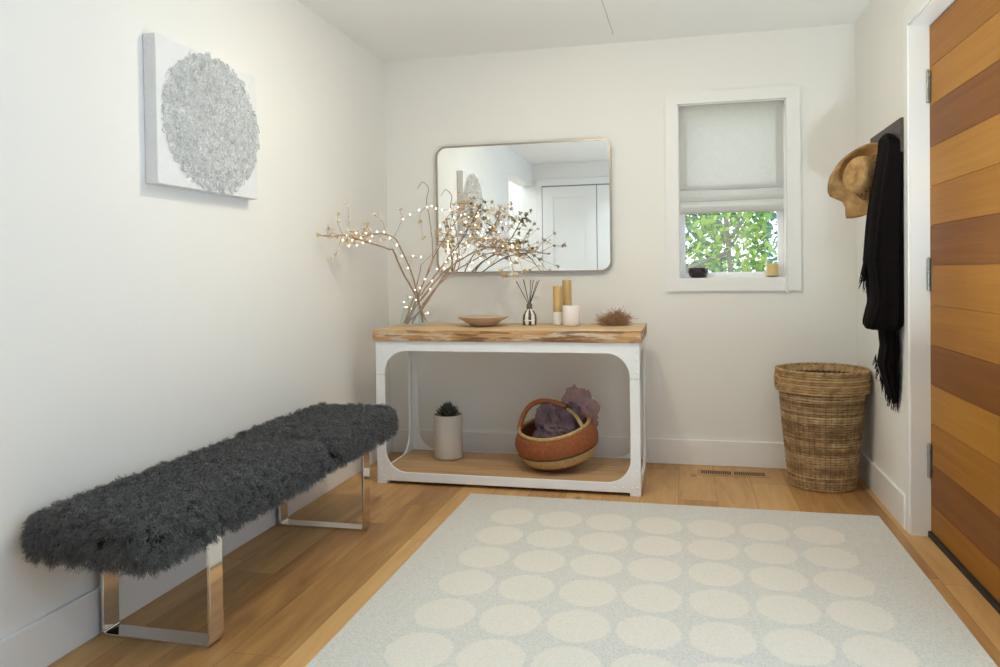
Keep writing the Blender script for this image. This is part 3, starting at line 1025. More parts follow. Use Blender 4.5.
LW = [[0.234, -0.36, 0.928], [0.248, -0.36, 0.9], [0.269, -0.36, 0.956], [0.28, -0.36, 0.889], [0.304, -0.36, 0.939], [0.373, -0.36, 0.867], [0.329, -0.36, 1.006], [0.359, -0.36, 1.055], [0.399, -0.36, 1.044], [0.387, -0.36, 1.0], [0.429, -0.36, 1.11], [0.463, -0.3, 1.149], [0.501, -0.252, 1.205], [0.45, -0.214, 1.274], [0.501, -0.3, 1.337], [0.539, -0.251, 1.316], [0.581, -0.214, 1.294], [0.582, -0.3, 1.368], [0.62, -0.25, 1.353], [0.656, -0.215, 1.332], [0.652, -0.301, 1.399], [0.696, -0.249, 1.385], [0.721, -0.215, 1.347], [0.695, -0.301, 1.276], [0.733, -0.248, 1.251], [0.771, -0.216, 1.234], [0.842, -0.301, 1.224], [0.761, -0.247, 1.172], [0.626, -0.216, 1.219], [0.593, -0.302, 1.235], [0.529, -0.247, 1.176], [0.591, -0.217, 1.147], [0.711, -0.302, 1.145], [0.299, -0.36, 0.995], [0.235, -0.36, 1.391], [0.277, -0.36, 1.415], [0.33, -0.36, 1.438], [0.377, -0.36, 1.453], [0.404, -0.36, 1.458], [0.429, -0.36, 1.443], [0.418, -0.218, 1.446], [0.492, -0.303, 1.437], [0.521, -0.243, 1.458]]
LL = [[0.291, -0.36, 1.184], [0.337, -0.36, 1.178], [0.26, -0.36, 1.118], [0.265, -0.464, 1.183], [0.251, -0.501, 1.241], [0.232, -0.553, 1.278], [0.217, -0.598, 1.308], [0.199, -0.65, 1.306], [0.186, -0.687, 1.284], [0.172, -0.732, 1.297], [0.16, -0.769, 1.271], [0.15, -0.806, 1.294], [0.141, -0.836, 1.258], [0.131, -0.873, 1.277], [0.151, -0.799, 1.234], [0.134, -0.858, 1.228], [0.164, -0.754, 1.246], [0.123, -0.903, 1.256], [0.181, -0.702, 1.257]]
t = NT('warm_bulb')
t.surf(t.n('ShaderNodeEmission', {'Color': (1, .78, .45), 'Strength': 7.0}))
bulb_m = t.m
wire_m = plain('copper_wire', (.50, .30, .16), .35, .9)
sl = empty('string_lights', (VC[0], VC[1], TZ + .1), 'string of tiny warm white lights wound through the dried branches', 'string lights')


def chain(pts, start):
    pts = [Vector(p) for p in pts]; out = [Vector(start)]
    while pts:
        j = min(range(len(pts)), key=lambda i: (pts[i] - out[-1]).length)
        out.append(pts.pop(j))
    return out[1:]


ca, cb = chain(LW, (.27, -.36, .82)), chain(LL, (.29, -.36, 1.12))
wb = MB()
for ch in (ca, [Vector((.3, -.365, .99))] + cb):
    for i in range(len(ch) - 1):
        if (ch[i + 1] - ch[i]).length < .2:
            m = (ch[i] + ch[i + 1]) / 2 - Vector((0, 0, .006))
            wb.tube(spline([ch[i], m, ch[i + 1]], 3), .0005, 4)
wb.build('wire', wire_m, sl)
bm_ = MB().sphere((0, 0, 0), .0046, 8, 6).build('bulb', bulb_m, None, smooth=True)
bmesh_data = bm_.data
bpy.data.objects.remove(bm_)
for p in ca + cb:
    o = bpy.data.objects.new('bulb', bmesh_data); COL.objects.link(o); o.parent = sl
    o.location = p - sl.location

# ------------------------------------------------------------------ other things on the table top
bc = (.700, -.405, TZ)
tag(MB().lathe([(0, 0), (.062, 0), (.068, .004), (.100, .024), (.137, .046), (.139, .050), (.134, .050), (.098, .030), (.062, .012), (0, .009)], 56, bc)
    .build('wooden_bowl', wood('bowl_wood', (.44, .32, .22), (.58, .45, .33), (.68, .55, .42), 'x', 40, 4, .5), smooth='auto', origin=bc),
    'wide shallow tan wooden bowl on the console table', 'bowl')

dc = (.937, -.315, TZ)
dif = empty('reed_diffuser', dc, 'glass reed diffuser with dark and gold patterned bottle and black reeds', 'diffuser')
t = NT('patterned_glass')
x, y, z = t.xyz(t.coord())
ang = t.math('ARCTAN2', y, x)
st = t.math('SINE', t.math('MULTIPLY_ADD', ang, 7.0, 1.4))
pt = t.math('ADD', st, t.math('MULTIPLY_ADD', t.noise(t.coord(), 60, 2), 1.4, -.7))
c1 = t.ramp(t.math('MULTIPLY_ADD', pt, .5, .5), [(.30, (.035, .030, .025)), (.40, (.36, .27, .10)), (.52, (.72, .69, .60)), (1, (.82, .80, .74))])
t.bsdf(c1, .12, 0, None, Coat_Weight=.5)
MB().lathe([(0, 0), (.036, 0), (.041, .004), (.0415, .034), (.038, .056), (.027, .074), (.0135, .083), (.0135, .088), (0, .088)], 32, dc).build('bottle', t.m, dif, smooth='auto')
MB().lathe([(.0145, .086), (.0155, .088), (.0155, .112), (.0145, .115), (.009, .115), (.009, .1), (0, .1)], 20, dc).build('neck', plain('smoky_glass', (.16, .13, .12), .15), dif, smooth='auto')
b = MB()
for i in range(8):
    a0, a1 = math.radians(-122 + 8 * i), math.radians(-122 + 8 * (i + 1))
    R_ = .0422
    b.add([(dc[0] + R_ * math.cos(a0), dc[1] + R_ * math.sin(a0), TZ + .022), (dc[0] + R_ * math.cos(a1), dc[1] + R_ * math.sin(a1), TZ + .022),
           (dc[0] + (R_ - .006) * math.cos(a1), dc[1] + (R_ - .006) * math.sin(a1), TZ + .058), (dc[0] + (R_ - .006) * math.cos(a0), dc[1] + (R_ - .006) * math.sin(a0), TZ + .058)], [(0, 1, 2, 3)])
b.build('paper_label', plain('label_paper', (.78, .75, .66), .6), dif)
for tx, ty, tz in ((.868, -.33, 1.040), (.902, -.30, 1.047), (.912, -.335, 1.044), (.941, -.29, 1.043), (.963, -.325, 1.043), (.992, -.31, 1.043), (.985, -.34, 1.036)):
    dx = (tx - dc[0]) * .10
    MB().tube([(dc[0] - dx, dc[1], TZ + .09), (tx, ty, tz)], .0019, 6).build('reed', M['black'], dif)

M['gold'] = plain('gold_wax', (.56, .385, .155), .42, .25, 60, .06)
M['wax'] = plain('white_wax', (.83, .80, .77), .45, 0, 15, .02, Subsurface_Weight=.15)


def gold_candle(c, r, zb, zt, name, label):
    e = empty(name, (c[0], c[1], TZ), label, 'candle', 'gold and white pillar candles')
    MB().lathe([(0, 0), (r - .003, 0), (r, .003), (r, zb), (0, zb)], 36, (c[0], c[1], TZ)).build('white_section', M['wax'], e, smooth='auto')
    MB().lathe([(0, zb), (r * .985, zb), (r * .985, zt - .003), (r * .93, zt), (0, zt - .004)], 36, (c[0], c[1], TZ)).build('gold_section', M['gold'], e, smooth='auto')
    MB().tube([(c[0], c[1], TZ + zt - .004), (c[0] + .001, c[1], TZ + zt + .003)], .0009, 5).build('wick', M['black'], e)


gold_candle((1.0925, -.315), .0262, .070, .208, 'pillar_candle', 'gold pillar candle with white base, standing next to the reed diffuser')
gold_candle((1.1270, -.205), .0255, .070, .240, 'pillar_candle', 'tallest gold pillar candle, standing behind the short white candle')
wc = (1.172, -.365)
e = empty('white_candle', (wc[0], wc[1], TZ), 'short thick white pillar candle on the console table', 'candle')
MB().lathe([(0, 0), (.0435, 0), (.0455, .003), (.0455, .100), (.042, .105), (.030, .1035), (0, .100)], 44, (wc[0], wc[1], TZ)).build('wax_body', M['wax'], e, smooth='auto')
MB().tube([(wc[0], wc[1], TZ + .100), (wc[0] + .001, wc[1], TZ + .108)], .001, 5).build('wick', M['black'], e)

# frizzy dried plant
nc = Vector((1.392, -.315, TZ))
b = MB()
rn = random.Random(9)
for i in range(1300):
    a = rn.uniform(0, 2 * PI); q = rn.uniform(0, 1) ** .7
    base = nc + Vector((.060 * q * math.cos(a), .048 * q * math.sin(a), .008 + (.050 + .012 * math.cos(a)) * rn.random() * (1.15 - .7 * q)))
    d = Vector((math.cos(a) * (.6 + q), math.sin(a) * (.6 + q), rn.uniform(-.25, 1.15))).normalized()
    ln = rn.uniform(.014, .034)
    pts = []
    cu = Vector((rn.gauss(0, 1), rn.gauss(0, 1), rn.gauss(0, 1))) * .017
    for k in range(5):
        u = k / 4
        p = base + d * ln * u + cu * u * u + Vector((0, 0, -.004)) * u
        p.z = max(p.z, TZ + .002)
        pts.append(p)
    b.tube(pts, [.0013, .0012, .0011, .0010, .0006], 4, 0, caps=False)
b.sphere((nc.x, nc.y, TZ + .024), (.046, .036, .023), 14, 8)
tag(b.build('dried_plant', plain('dried_brown', (.44, .27, .15), .9, 0, 60, .35), origin=nc), 'frizzy brown tuft of dried plant at the end of the console table', 'dried plant')

# ------------------------------------------------------------------ low shelf: planter and round basket
pc = (.478, -.350, SZ)
pl = empty('planter', pc, 'tall cream ceramic cylinder pot with a small dark succulent on the low shelf', 'plant pot')
MB().lathe([(0, 0), (.066, 0), (.074, .004), (.0785, .012), (.080, .12), (.0810, .240), (.0795, .243), (.075, .243), (.074, .21), (0, .21)], 48, pc).build('pot', plain('cream_ceramic', (.60, .55, .49), .5, 0, 120, .05, .08, 160, .001), pl, smooth='auto')
MB().lathe([(0, .222), (.0735, .222), (.0735, .218), (0, .218)], 28, pc).build('soil', plain('soil', (.06, .045, .035), .95, 0, 80, .4, .6, 120, .004), pl)
b = MB()
rs = random.Random(3)
for i in range(72):
    lay = i / 72
    a = i * 2.39996
    el = .38 + 1.05 * lay
    L = .062 - .006 * lay + rs.uniform(-.008, .010)
    d = Vector((math.cos(a) * math.cos(el), math.sin(a) * math.cos(el), math.sin(el)))
    s = Vector((-math.sin(a), math.cos(a), 0)); n_ = d.cross(s)
    o = Vector((pc[0], pc[1], pc[2] + .228 + .014 * lay)) + Vector((math.cos(a), math.sin(a), 0)) * (.014 * (1 - lay))
    vs = [o]
    wd = .010
    for (f, w_) in ((.15, .8), (.45, 1.0), (.75, .65)):
        c = o + d * L * f + Vector((0, 0, .006 * f))
        vs += [c - s * wd * w_, c + n_ * wd * .35 * w_, c + s * wd * w_, c - n_ * wd * .55 * w_]
    vs.append(o + d * L + Vector((0, 0, .012)))
    fs = []
    for k in range(4):
        fs.append((0, 1 + (k + 1) % 4, 1 + k))
        for r_ in range(2):
            fs.append((1 + r_ * 4 + k, 1 + r_ * 4 + (k + 1) % 4, 5 + r_ * 4 + (k + 1) % 4, 5 + r_ * 4 + k))
        fs.append((9 + k, 9 + (k + 1) % 4, 13))
    b.add(vs, fs)
b.build('succulent', plain('succulent_dark', (.085, .072, .052), .6, 0, 60, .4), pl, smooth=True)

gc = Vector((1.118, -.425, SZ))
bas = empty('woven_basket', gc, 'round tilted rust and cream woven basket with a wrapped handle on the low shelf', 'basket')
def weave_mat(name, c1, c2):
    t = NT(name)
    x, y, z = t.xyz(t.coord())
    a = t.math('ARCTAN2', y, x)
    w1 = t.math('SINE', t.math('MULTIPLY', a, 110.))
    w2 = t.math('SINE', t.math('MULTIPLY', z, 700.))
    h = t.math('MULTIPLY', w1, w2)
    n = t.noise(t.coord(), 70, 3)
    f = t.math('ADD', t.math('MULTIPLY', h, .22), n)
    t.bsdf(t.ramp(f, [(.3, c1), (.7, c2)]), .65, 0, t.bump(h, .6, .003))
    return t.m


rust = weave_mat('rust_weave', (.22, .055, .013), (.38, .115, .028)); cream = weave_mat('straw_weave', (.46, .29, .11), (.66, .47, .20)); darkw = weave_mat('dark_weave', (.05, .03, .02), (.10, .055, .03))
TL = Matrix.Rotation(math.radians(-8), 3, 'Y') @ Matrix.Rotation(math.radians(9), 3, 'X')
prof = [(0, .004), (.06, 0), (.11, .006), (.15, .022), (.183, .045), (.203, .073), (.213, .100), (.2155, .112), (.217, .116), (.219, .140), (.214, .165), (.203, .190), (.189, .208), (.184, .214)]
mis = [0, 0, 0, 0, 1, 1, 2, 0, 0, 0, 0, 0, 1]
inner = [(.181, .212), (.196, .190), (.207, .160), (.209, .120), (.190, .065), (.14, .024), (0, .014)]
mis2 = [1, 0, 0, 0, 0, 0, 0]


def bwarp(p, a, f):
    k = max(0, (p.z - .05) / .165)
    return p + Vector((0, 0, (.006 * math.cos(2 * a) - .006) * k)) + Vector((0, 0, 0))


lift = Vector((0, 0, .024))
def fine(prof, mis, k=4):
    P, Q = [], []
    for i in range(len(prof) - 1):
        for j in range(k):
            u = j / k
            P.append((prof[i][0] * (1 - u) + prof[i + 1][0] * u, prof[i][1] * (1 - u) + prof[i + 1][1] * u)); Q.append(mis[i])
    P.append(prof[-1]); return P, Q


P_, Q_ = fine(prof, mis)
b = MB().lathe(P_, 96, gc + lift, M=TL, mis=Q_, warp=bwarp)
P2, Q2 = fine(inner, mis2, 2)
b.lathe(P2, 96, gc + lift, M=TL, mis=Q2, warp=bwarp)
mn = min(v[2] for v in b.v)
dzb = SZ - mn
b.v = [(x, y, z + dzb) for x, y, z in b.v]
b.build('body', [rust, cream, darkw], bas, smooth=True)
rim = []
for k in range(72):
    a = 2 * PI * k / 72
    p = TL @ bwarp(Vector((.184 * math.cos(a), .184 * math.sin(a), .214)), a, 1)
    rim.append(p + gc + lift + Vector((0, 0, dzb)))
b = MB().tube(rim, .009, 8, 0, closed=True)
b.build('rim', cream, bas, smooth=True)
hp = [rim[36] + Vector((-.004, 0, -.012)), (.912, -.42, .310), (.940, -.415, .362), (.982, -.415, .394), (1.040, -.42, .405), (1.105, -.425, .394), (1.165, -.43, .368), (1.220, -.40, .335), tuple(rim[5] + Vector((.004, 0, -.008)))]
leather = plain('handle_leather', (.36, .115, .030), .5, 0, 50, .15, .3, 120, .002)
b = MB().tube(spline(hp, 6), .0135, 10)
hnd = b.build('handle', leather, bas, smooth=True)
hq = [(1.150, -.435, .374), (1.205, -.470, .340), tuple(rim[66] + Vector((.004, -.004, .0)))]
b = MB().tube(spline(hq, 6), .010, 8)
b.build('handle', cream, bas, smooth=True)['label'] = 'cream straw branch of the handle'
b = MB()
for (p, d) in (((1.150, -.430, .374), .0175), ((1.165, -.427, .366), .0175)):
    b.tube([(p[0] - .006, p[1], p[2] + .006), (p[0] + .006, p[1], p[2] - .004)], d, 10)
b.build('binding', darkw, hnd, smooth=True)


def purple_mat(name, c1, c2, tr):
    t = NT(name)
    v = t.coord()
    col = t.ramp(t.noise(v, 14, 4, .6), [(.3, c1), (.7, c2)])
    df = t.n('ShaderNodeBsdfDiffuse', {'Color': col})
    tl = t.n('ShaderNodeBsdfTranslucent', {'Color': col})
    m1 = t.n('ShaderNodeMixShader', {0: .35, 1: df, 2: tl})
    tp = t.n('ShaderNodeBsdfTransparent', {})
    t.surf(t.n('ShaderNodeMixShader', {0: tr, 1: m1, 2: tp}))
    return t.m


def crumple(c, r, seed, amp, spikes, n=64, m=40):
    b = MB()
    sp = [Vector(s).normalized() for s in spikes]
    vs, fs = [], []
    for i in range(m + 1):
        th = PI * i / m
        for k in range(n):
            ph = 2 * PI * k / n
            d = Vector((math.sin(th) * math.cos(ph), math.sin(th) * math.sin(ph), math.cos(th)))
            q = 1.0
            q += amp * (1 - 2.2 * abs(noise.noise(d * 2.1 + Vector((seed, 0, 0)))))
            q += amp * .5 * (1 - 2.2 * abs(noise.noise(d * 4.7 + Vector((0, seed, 0)))))
            q += amp * .22 * (1 - 2.2 * abs(noise.noise(d * 11 + Vector((0, 0, seed)))))
            for s in sp:
                q += .42 * max(0, d.dot(s) - .80) / .20 * .9
            vs.append((c[0] + d.x * r[0] * q, c[1] + d.y * r[1] * q, c[2] + d.z * r[2] * q))
    for i in range(m):
        for k in range(n):
            fs.append((i * n + k, i * n + (k + 1) % n, (i + 1) * n + (k + 1) % n, (i + 1) * n + k))
    b.add(vs, fs)
    return b


fb = empty('fabric_bundle', (1.11, -.40, SZ + .06), 'crumpled dusky purple sheer fabric stuffed into the round woven basket', 'fabric')
crumple((1.098, -.405, .232), (.112, .085, .112), 3.3, .22, [(-.45, -.2, 1), (.6, -.1, .8)]).build('dark_bunch', purple_mat('purple_dense', (.18, .11, .14), (.36, .25, .27), .10), fb)
crumple((1.195, -.330, .300), (.085, .060, .092), 8.1, .24, [(-.30, 0, 1), (.75, 0, .75), (.1, -.2, 1)]).build('sheer_bunch', purple_mat('purple_sheer', (.46, .27, .30), (.62, .44, .45), .42), fb)

# ------------------------------------------------------------------ fur bench
BX0, BX1 = .03, .425
bn = empty('fur_bench', (.22, -1.9, 0), 'long low bench with charcoal sheepskin seat on polished steel legs along the side wall', 'bench')
b = MB()
b.box((.055, -2.69, .345), (.415, -1.10, .435))
b.build('cushion', plain('cushion_grey', (.03, .03, .032), .9), bn, bevel=.03, seg=3)


def u_leg(y0, y1, x0, x1):
    t_ = .010; r_ = .02; top = .352
    def path(o):
        q = []
        q.append((x0 + o, top))
        for i in range(7):
            a = PI + PI / 2 * i / 6
            q.append((x0 + r_ + (r_ - o) * math.cos(a), r_ + (r_ - o) * math.sin(a)))
        for i in range(7):
            a = -PI / 2 + PI / 2 * i / 6
            q.append((x1 - r_ + (r_ - o) * math.cos(a), r_ + (r_ - o) * math.sin(a)))
        q.append((x1 - o, top))
        return q
    o, i_ = path(0), path(t_)
    n = len(o)
    vs = [(x, y0, z) for x, z in o] + [(x, y0, z) for x, z in i_] + [(x, y1, z) for x, z in o] + [(x, y1, z) for x, z in i_]
    fs = []
    for k in range(n - 1):
        fs += [(k, k + 1, n + k + 1, n + k), (2 * n + k, 3 * n + k, 3 * n + k + 1, 2 * n + k + 1), (k, 2 * n + k, 2 * n + k + 1, k + 1), (n + k, n + k + 1, 3 * n + k + 1, 3 * n + k)]
    fs += [(0, n, 3 * n, 2 * n), (n - 1, 3 * n - 1, 4 * n - 1, 2 * n - 1)]
    return MB().add(vs, fs)


u_leg(-2.455, -2.390, .030, .405).build('leg_frame', M['chrome'], bn, smooth='auto', bevel=.0012)
u_leg(-1.415, -1.350, .036, .436).build('leg_frame', M['chrome'], bn, smooth='auto', bevel=.0012)


def fur(name, y0, y1, clumps, seed, lift=0.0):
    g = np.random.default_rng(seed)
    x0, x1, z0, z1 = .036, .442, .332, .464
    hx, hy, hz = (x1 - x0) / 2, (y1 - y0) / 2, (z1 - z0) / 2
    cx, cy, cz = (x0 + x1) / 2, (y0 + y1) / 2, (z0 + z1) / 2 + lift
    A = np.array([hy * hz, hy * hz, hx * hz, hx * hz, hx * hy, hx * hy * .28])
    face = g.choice(6, clumps, p=A / A.sum())
    u = g.uniform(-1, 1, (clumps, 3))
    ax = np.array([0, 0, 1, 1, 2, 2])[face]; sg = np.array([1, -1, 1, -1, 1, -1])[face]
    u[np.arange(clumps), ax] = sg
    half = np.array([hx, hy, hz])
    # round the box: superellipsoid normal
    r = .052
    core = np.clip(u * half, -(half - r).clip(0), (half - r).clip(0))
    d = u * half - core
    ln = np.linalg.norm(d, axis=1, keepdims=True)
    nrm = d / np.maximum(ln, 1e-6)
    pos = core + nrm * np.minimum(ln, r) + np.array([cx, cy, cz])
    # a pelt is a little lower in its middle seams
    K = 16
    N = clumps * K
    nr = np.repeat(nrm, K, 0); ps = np.repeat(pos, K, 0)
    cl = np.repeat(np.arange(clumps), K)
    off = g.normal(0, .0065, (N, 3)); off -= nr * (off * nr).sum(1, keepdims=True)
    ps = ps + off
    flow = g.normal(0, 1, (clumps, 3)) * np.array([.55, .55, .25]) + np.array([.12, .0, -.42])
    topness = np.clip(nrm[:, 2:3], 0, 1)
    dirc = nrm * (.85 - .30 * topness) + flow * (.55 + .35 * topness)
    dirc /= np.linalg.norm(dirc, axis=1, keepdims=True)
    L = g.uniform(.022, .036, clumps) * (1 - .15 * topness[:, 0])
    Ls = L[cl] * g.uniform(.75, 1.15, N)
    ds = dirc[cl] + g.normal(0, .14, (N, 3))
    ds /= np.linalg.norm(ds, axis=1, keepdims=True)
    e1 = np.cross(ds, nr + g.normal(0, .05, (N, 3))); e1 /= np.maximum(np.linalg.norm(e1, axis=1, keepdims=True), 1e-6)
    e2 = np.cross(ds, e1)
    ph = g.uniform(0, 6.28, clumps)[cl] + g.normal(0, .5, N)
    tw = g.uniform(3.5, 7.0, clumps)[cl]
    S = 6
    V = np.zeros((N, S, 2, 3), np.float32)
    for s in range(S):
        f = s / (S - 1)
        am = .0052 * f ** .8
        c = ps - nr * .004 * (1 - f) + ds * (Ls * f)[:, None] * (1 - .12 * f) - off * (.45 * f)
        c = c + e1 * (am * np.sin(ph + tw * f))[:, None] + e2 * (am * np.cos(ph + tw * f))[:, None]
        c[:, 2] -= .006 * f * f
        wv = e1 * np.cos(ph * 3 + tw * f)[:, None] + e2 * np.sin(ph * 3 + tw * f)[:, None]
        wd = .00135 * (1 - .75 * f)
        V[:, s, 0] = c - wv * wd; V[:, s, 1] = c + wv * wd
    V[..., 0] = np.maximum(V[..., 0], .004)
    V = V - np.array(bn.location, np.float32)
    vs = V.reshape(-1, 3)
    base = (np.arange(N) * S * 2)[:, None, None]
    sg_ = np.arange(S - 1)[None, :, None] * 2
    q = np.array([0, 1, 3, 2])[None, None, :]
    F = (base + sg_ + q).reshape(-1)
    me = bpy.data.meshes.new(name)
    nf = N * (S - 1)
    me.vertices.add(len(vs)); me.vertices.foreach_set('co', vs.astype(np.float32).ravel())
    me.loops.add(nf * 4); me.loops.foreach_set('vertex_index', F.astype(np.int32))
    me.polygons.add(nf); me.polygons.foreach_set('loop_start', np.arange(0, nf * 4, 4, dtype=np.int32)); me.polygons.foreach_set('loop_total', np.full(nf, 4, np.int32))
    me.update(calc_edges=True)
    me.polygons.foreach_set('use_smooth', np.ones(nf, bool))
    me.materials.append(M['fur'])
    o = bpy.data.objects.new(name, me); COL.objects.link(o); o.parent = bn
    return o


t = NT('charcoal_fur')
geo = t.n('ShaderNodeNewGeometry')
fc = t.ramp(geo.outputs['Random Per Island'], [(0, (.024, .024, .0245)), (.5, (.082, .082, .083)), (1, (.21, .21, .21))])
fc = t.mix(t.math('MULTIPLY', t.noise(t.coord(), 9, 3), .5), fc, (.064, .065, .068))
t.bsdf(fc, .62, 0, None, Sheen_Weight=.35, Sheen_Roughness=.5)
M['fur'] = t.m
fur('fur_cover', -2.735, -1.772, 4300, 4)
fur('fur_cover', -1.764, -1.040, 3150, 5, .008)

# ------------------------------------------------------------------ rug
b = MB(); b.box((RUG['x0'], RUG['y0'], .0006), (RUG['x1'], RUG['y1'], .0095))
tag(b.build('rug', rug_mat(), bevel=.003), 'pale grey wool rug with rows of cream ovals on the oak floor', 'rug')

# floor vent
vt = empty('floor_vent', (2.0, -.165, 0), 'narrow wooden floor vent near the laundry basket', 'vent')
MB().box((1.815, -.222, .0003), (2.185, -.122, .0045)).build('frame', M['vent'], vt, bevel=.001)
b = MB()
for g0 in (1.835, 2.005):
    for i in range(14):
        x = g0 + i * .0112
        b.box((x, -.207, .0046), (x + .0070, -.140, .0052))
b.build('slot', plain('slot_dark', (.03, .018, .012), .9), vt)

# ------------------------------------------------------------------ laundry basket of woven cane
LC = Vector((2.420, -.300, 0))
lb = empty('laundry_basket', LC, 'tall round woven wicker basket in the corner by the window', 'basket')
def cane(name, c1, c2, c3):
    t = NT(name)
    geo = t.n('ShaderNodeNewGeometry')
    f = t.math('ADD', t.math('MULTIPLY', t.noise(t.coord(), 26, 4, .6), .75), t.math('MULTIPLY', geo.outputs['Random Per Island'], .25))
    t.bsdf(t.ramp(f, [(.32, c1), (.50, c2), (.70, c3)]), .55, 0, t.bump(t.noise(t.coord(), 160, 2), .3, .002))
    return t.m


M['cane'] = cane('wicker', (.20, .11, .048), (.40, .25, .12), (.58, .42, .23))
M['cane2'] = cane('wicker_rim', (.26, .145, .055), (.44, .28, .12), (.58, .40, .20))
LH = .575
def lr(z):
    f = z / LH
    return .152 + .046 * min(1, f * 1.15) + .004 * math.sin(f * 3.1)


NS = 46
b = MB()
nr_ = 40
for i in range(nr_):
    z = .008 + (LH - .095) * i / (nr_ - 1)
    pts = []
    for k in range(NS * 4):
        a = 2 * PI * k / (NS * 4)
        wv = math.cos(a * NS / 2 + PI * i) * .0016
        R_ = lr(z) + wv + .0012 * noise.noise(Vector((a * 2, i * .7, 0)))
        pts.append((LC.x + R_ * math.cos(a), LC.y + R_ * math.sin(a), z + .0018 * noise.noise(Vector((math.cos(a) * 2, math.sin(a) * 2, i * .9)))))
    b.tube(pts, .0058 if i % 4 else .0064, 6, 0, closed=True)
b.build('weave', M['cane'], lb, smooth=True)
b = MB()
for k in range(NS):
    a = 2 * PI * k / NS
    b.tube([(LC.x + lr(z) * math.cos(a), LC.y + lr(z) * math.sin(a), z) for z in np.linspace(.004, LH - .02, 8)], .0036, 5)
b.lathe([(.148, .004), (0, .004), (0, .012), (.148, .012)], 40, LC)
b.lathe([(lr(0) - .004, .006), (lr(.1) - .004, .1), (lr(.3) - .004, .3), (lr(.55) - .004, .55)], 60, LC)
b.build('stakes', plain('wicker_dark', (.085, .045, .02), .7, 0, 40, .2), lb, smooth=True)
b = MB()
for i in range(8):
    z = LH - .093 + i * .0125
    pts = []
    for k in range(NS * 4):
        a = 2 * PI * k / (NS * 4)
        bul = .012 * math.sin(PI * (i + .5) / 8)
        R_ = .2120 + bul * .45 + math.cos(a * NS / 2 + PI * (i // 2)) * .0038
        pts.append((LC.x + R_ * math.cos(a), LC.y + R_ * math.sin(a), z))
    b.tube(pts, .0064, 6, 0, closed=True)
# braided top edge
for s in range(2):
    pts = []
    for k in range(NS * 6):
        a = 2 * PI * k / (NS * 6)
        R_ = .2130 + .005 * math.cos(a * 30 + PI * s)
        pts.append((LC.x + R_ * math.cos(a), LC.y + R_ * math.sin(a), LH + .006 + .004 * math.sin(a * 30 + PI * s)))
    b.tube(pts, .0055, 6, 0, closed=True)
b.lathe([(.203, LH - .09), (.205, LH + .003), (.210, LH + .003), (.209, LH - .09)], 60, LC)
b.build('rim_band', M['cane2'], lb, smooth=True)
for a0 in (math.radians(196), math.radians(75)):
    b = MB()
    pts = []
    for k in range(13):
        f = k / 12
        a = a0 + (f - .5) * .36
        R_ = .217 + .012 * math.sin(PI * f)
        pts.append((LC.x + R_ * math.cos(a), LC.y + R_ * math.sin(a), LH - .075 + .055 * math.sin(PI * f)))
    b.tube(pts, .0075, 7)
    b.build('handle', M['cane2'], lb, smooth=True)

# ------------------------------------------------------------------ coat rail, hat and scarf
rl = empty('coat_rail', (2.64, -.70, 1.63), 'dark brown wooden coat rail on the wall beside the entry door', 'coat rail')
MB().box((2.624, -.954, 1.560), (2.644, -.42, 1.700)).build('board', M['rail'], rl, bevel=.002)
for y in (-.84, -.72, -.52):
    h = MB()
    h.tube(spline([(2.625, y, 1.615), (2.608, y, 1.612), (2.600, y, 1.617), (2.597, y, 1.630)], 5), .005, 8)
    h.sphere((2.597, y, 1.632), .007, 10, 6)
    h.build('hook', M['dark_metal'], rl, smooth=True)

t = NT('straw_hat')
v = t.coord()
x, y, z = t.xyz(v)
w1 = t.math('SINE', t.math('MULTIPLY', t.math('ADD', x, t.math('ADD', y, z)), 520.))
w2 = t.math('SINE', t.math('MULTIPLY', t.math('SUBTRACT', x, t.math('SUBTRACT', y, z)), 520.))
hh = t.math('MULTIPLY', w1, w2)
c = t.ramp(t.math('ADD', t.noise(v, 22, 3), t.math('MULTIPLY', hh, .12)), [(.3, (.33, .175, .062)), (.55, (.50, .29, .105)), (.75, (.62, .39, .16))])
t.bsdf(c, .6, 0, t.bump(hh, .5, .002))
straw = t.m
HC = Vector((2.600, -.56, 1.500))
hat = empty('straw_hat', HC, 'tan straw cowboy hat with curled brim hanging on the coat rail', 'hat')
HAX = Vector((-.72, -.70, .10)).normalized()          # crown points this way
HUP = Vector((.34, -.05, .94)); HUP = (HUP - HAX * HUP.dot(HAX)).normalized()   # front-to-back axis of the hat
HSD = HUP.cross(HAX)
HM = Matrix((HSD, HUP, HAX)).transposed()             # local x side, y front, z crown


def hat_pt(u, v, w_):
    return HC + HM @ Vector((u, v, w_))


b = MB()
NA = 72
# brim rings, two skins
rings = []
for sgn in (0, 1):
    for q in np.linspace(0, 1, 9):
        ring = []
        for k in range(NA):
            a = 2 * PI * k / NA
            ca, sa = math.cos(a), math.sin(a)
            ad = math.degrees(a)
            Rm = np.interp(ad, [0, 40, 71, 99, 125, 150, 180, 204, 218, 231, 244, 256, 270, 300, 330, 360], [.135, .145, .152, .156, .138, .118, .122, .158, .196, .176, .232, .200, .174, .155, .135, .135])
            Cm = np.interp(ad, [0, 40, 71, 99, 125, 150, 180, 204, 220, 236, 250, 270, 300, 330, 360], [.11, .09, .045, .035, .06, .10, .115, .10, .055, -.035, -.045, -.03, .02, .08, .11])
            r0 = 1 / math.sqrt((ca / .078) ** 2 + (sa / .100) ** 2)
            rr_ = r0 + (Rm - r0) * q
            curl = Cm * q ** 1.8
            ring.append((rr_ * ca, rr_ * sa, curl - .0035 * sgn))
        rings.append(ring)
order = rings[:9] + rings[9:][::-1]
vs = [hat_pt(*p) for r in order for p in r]
fs = []
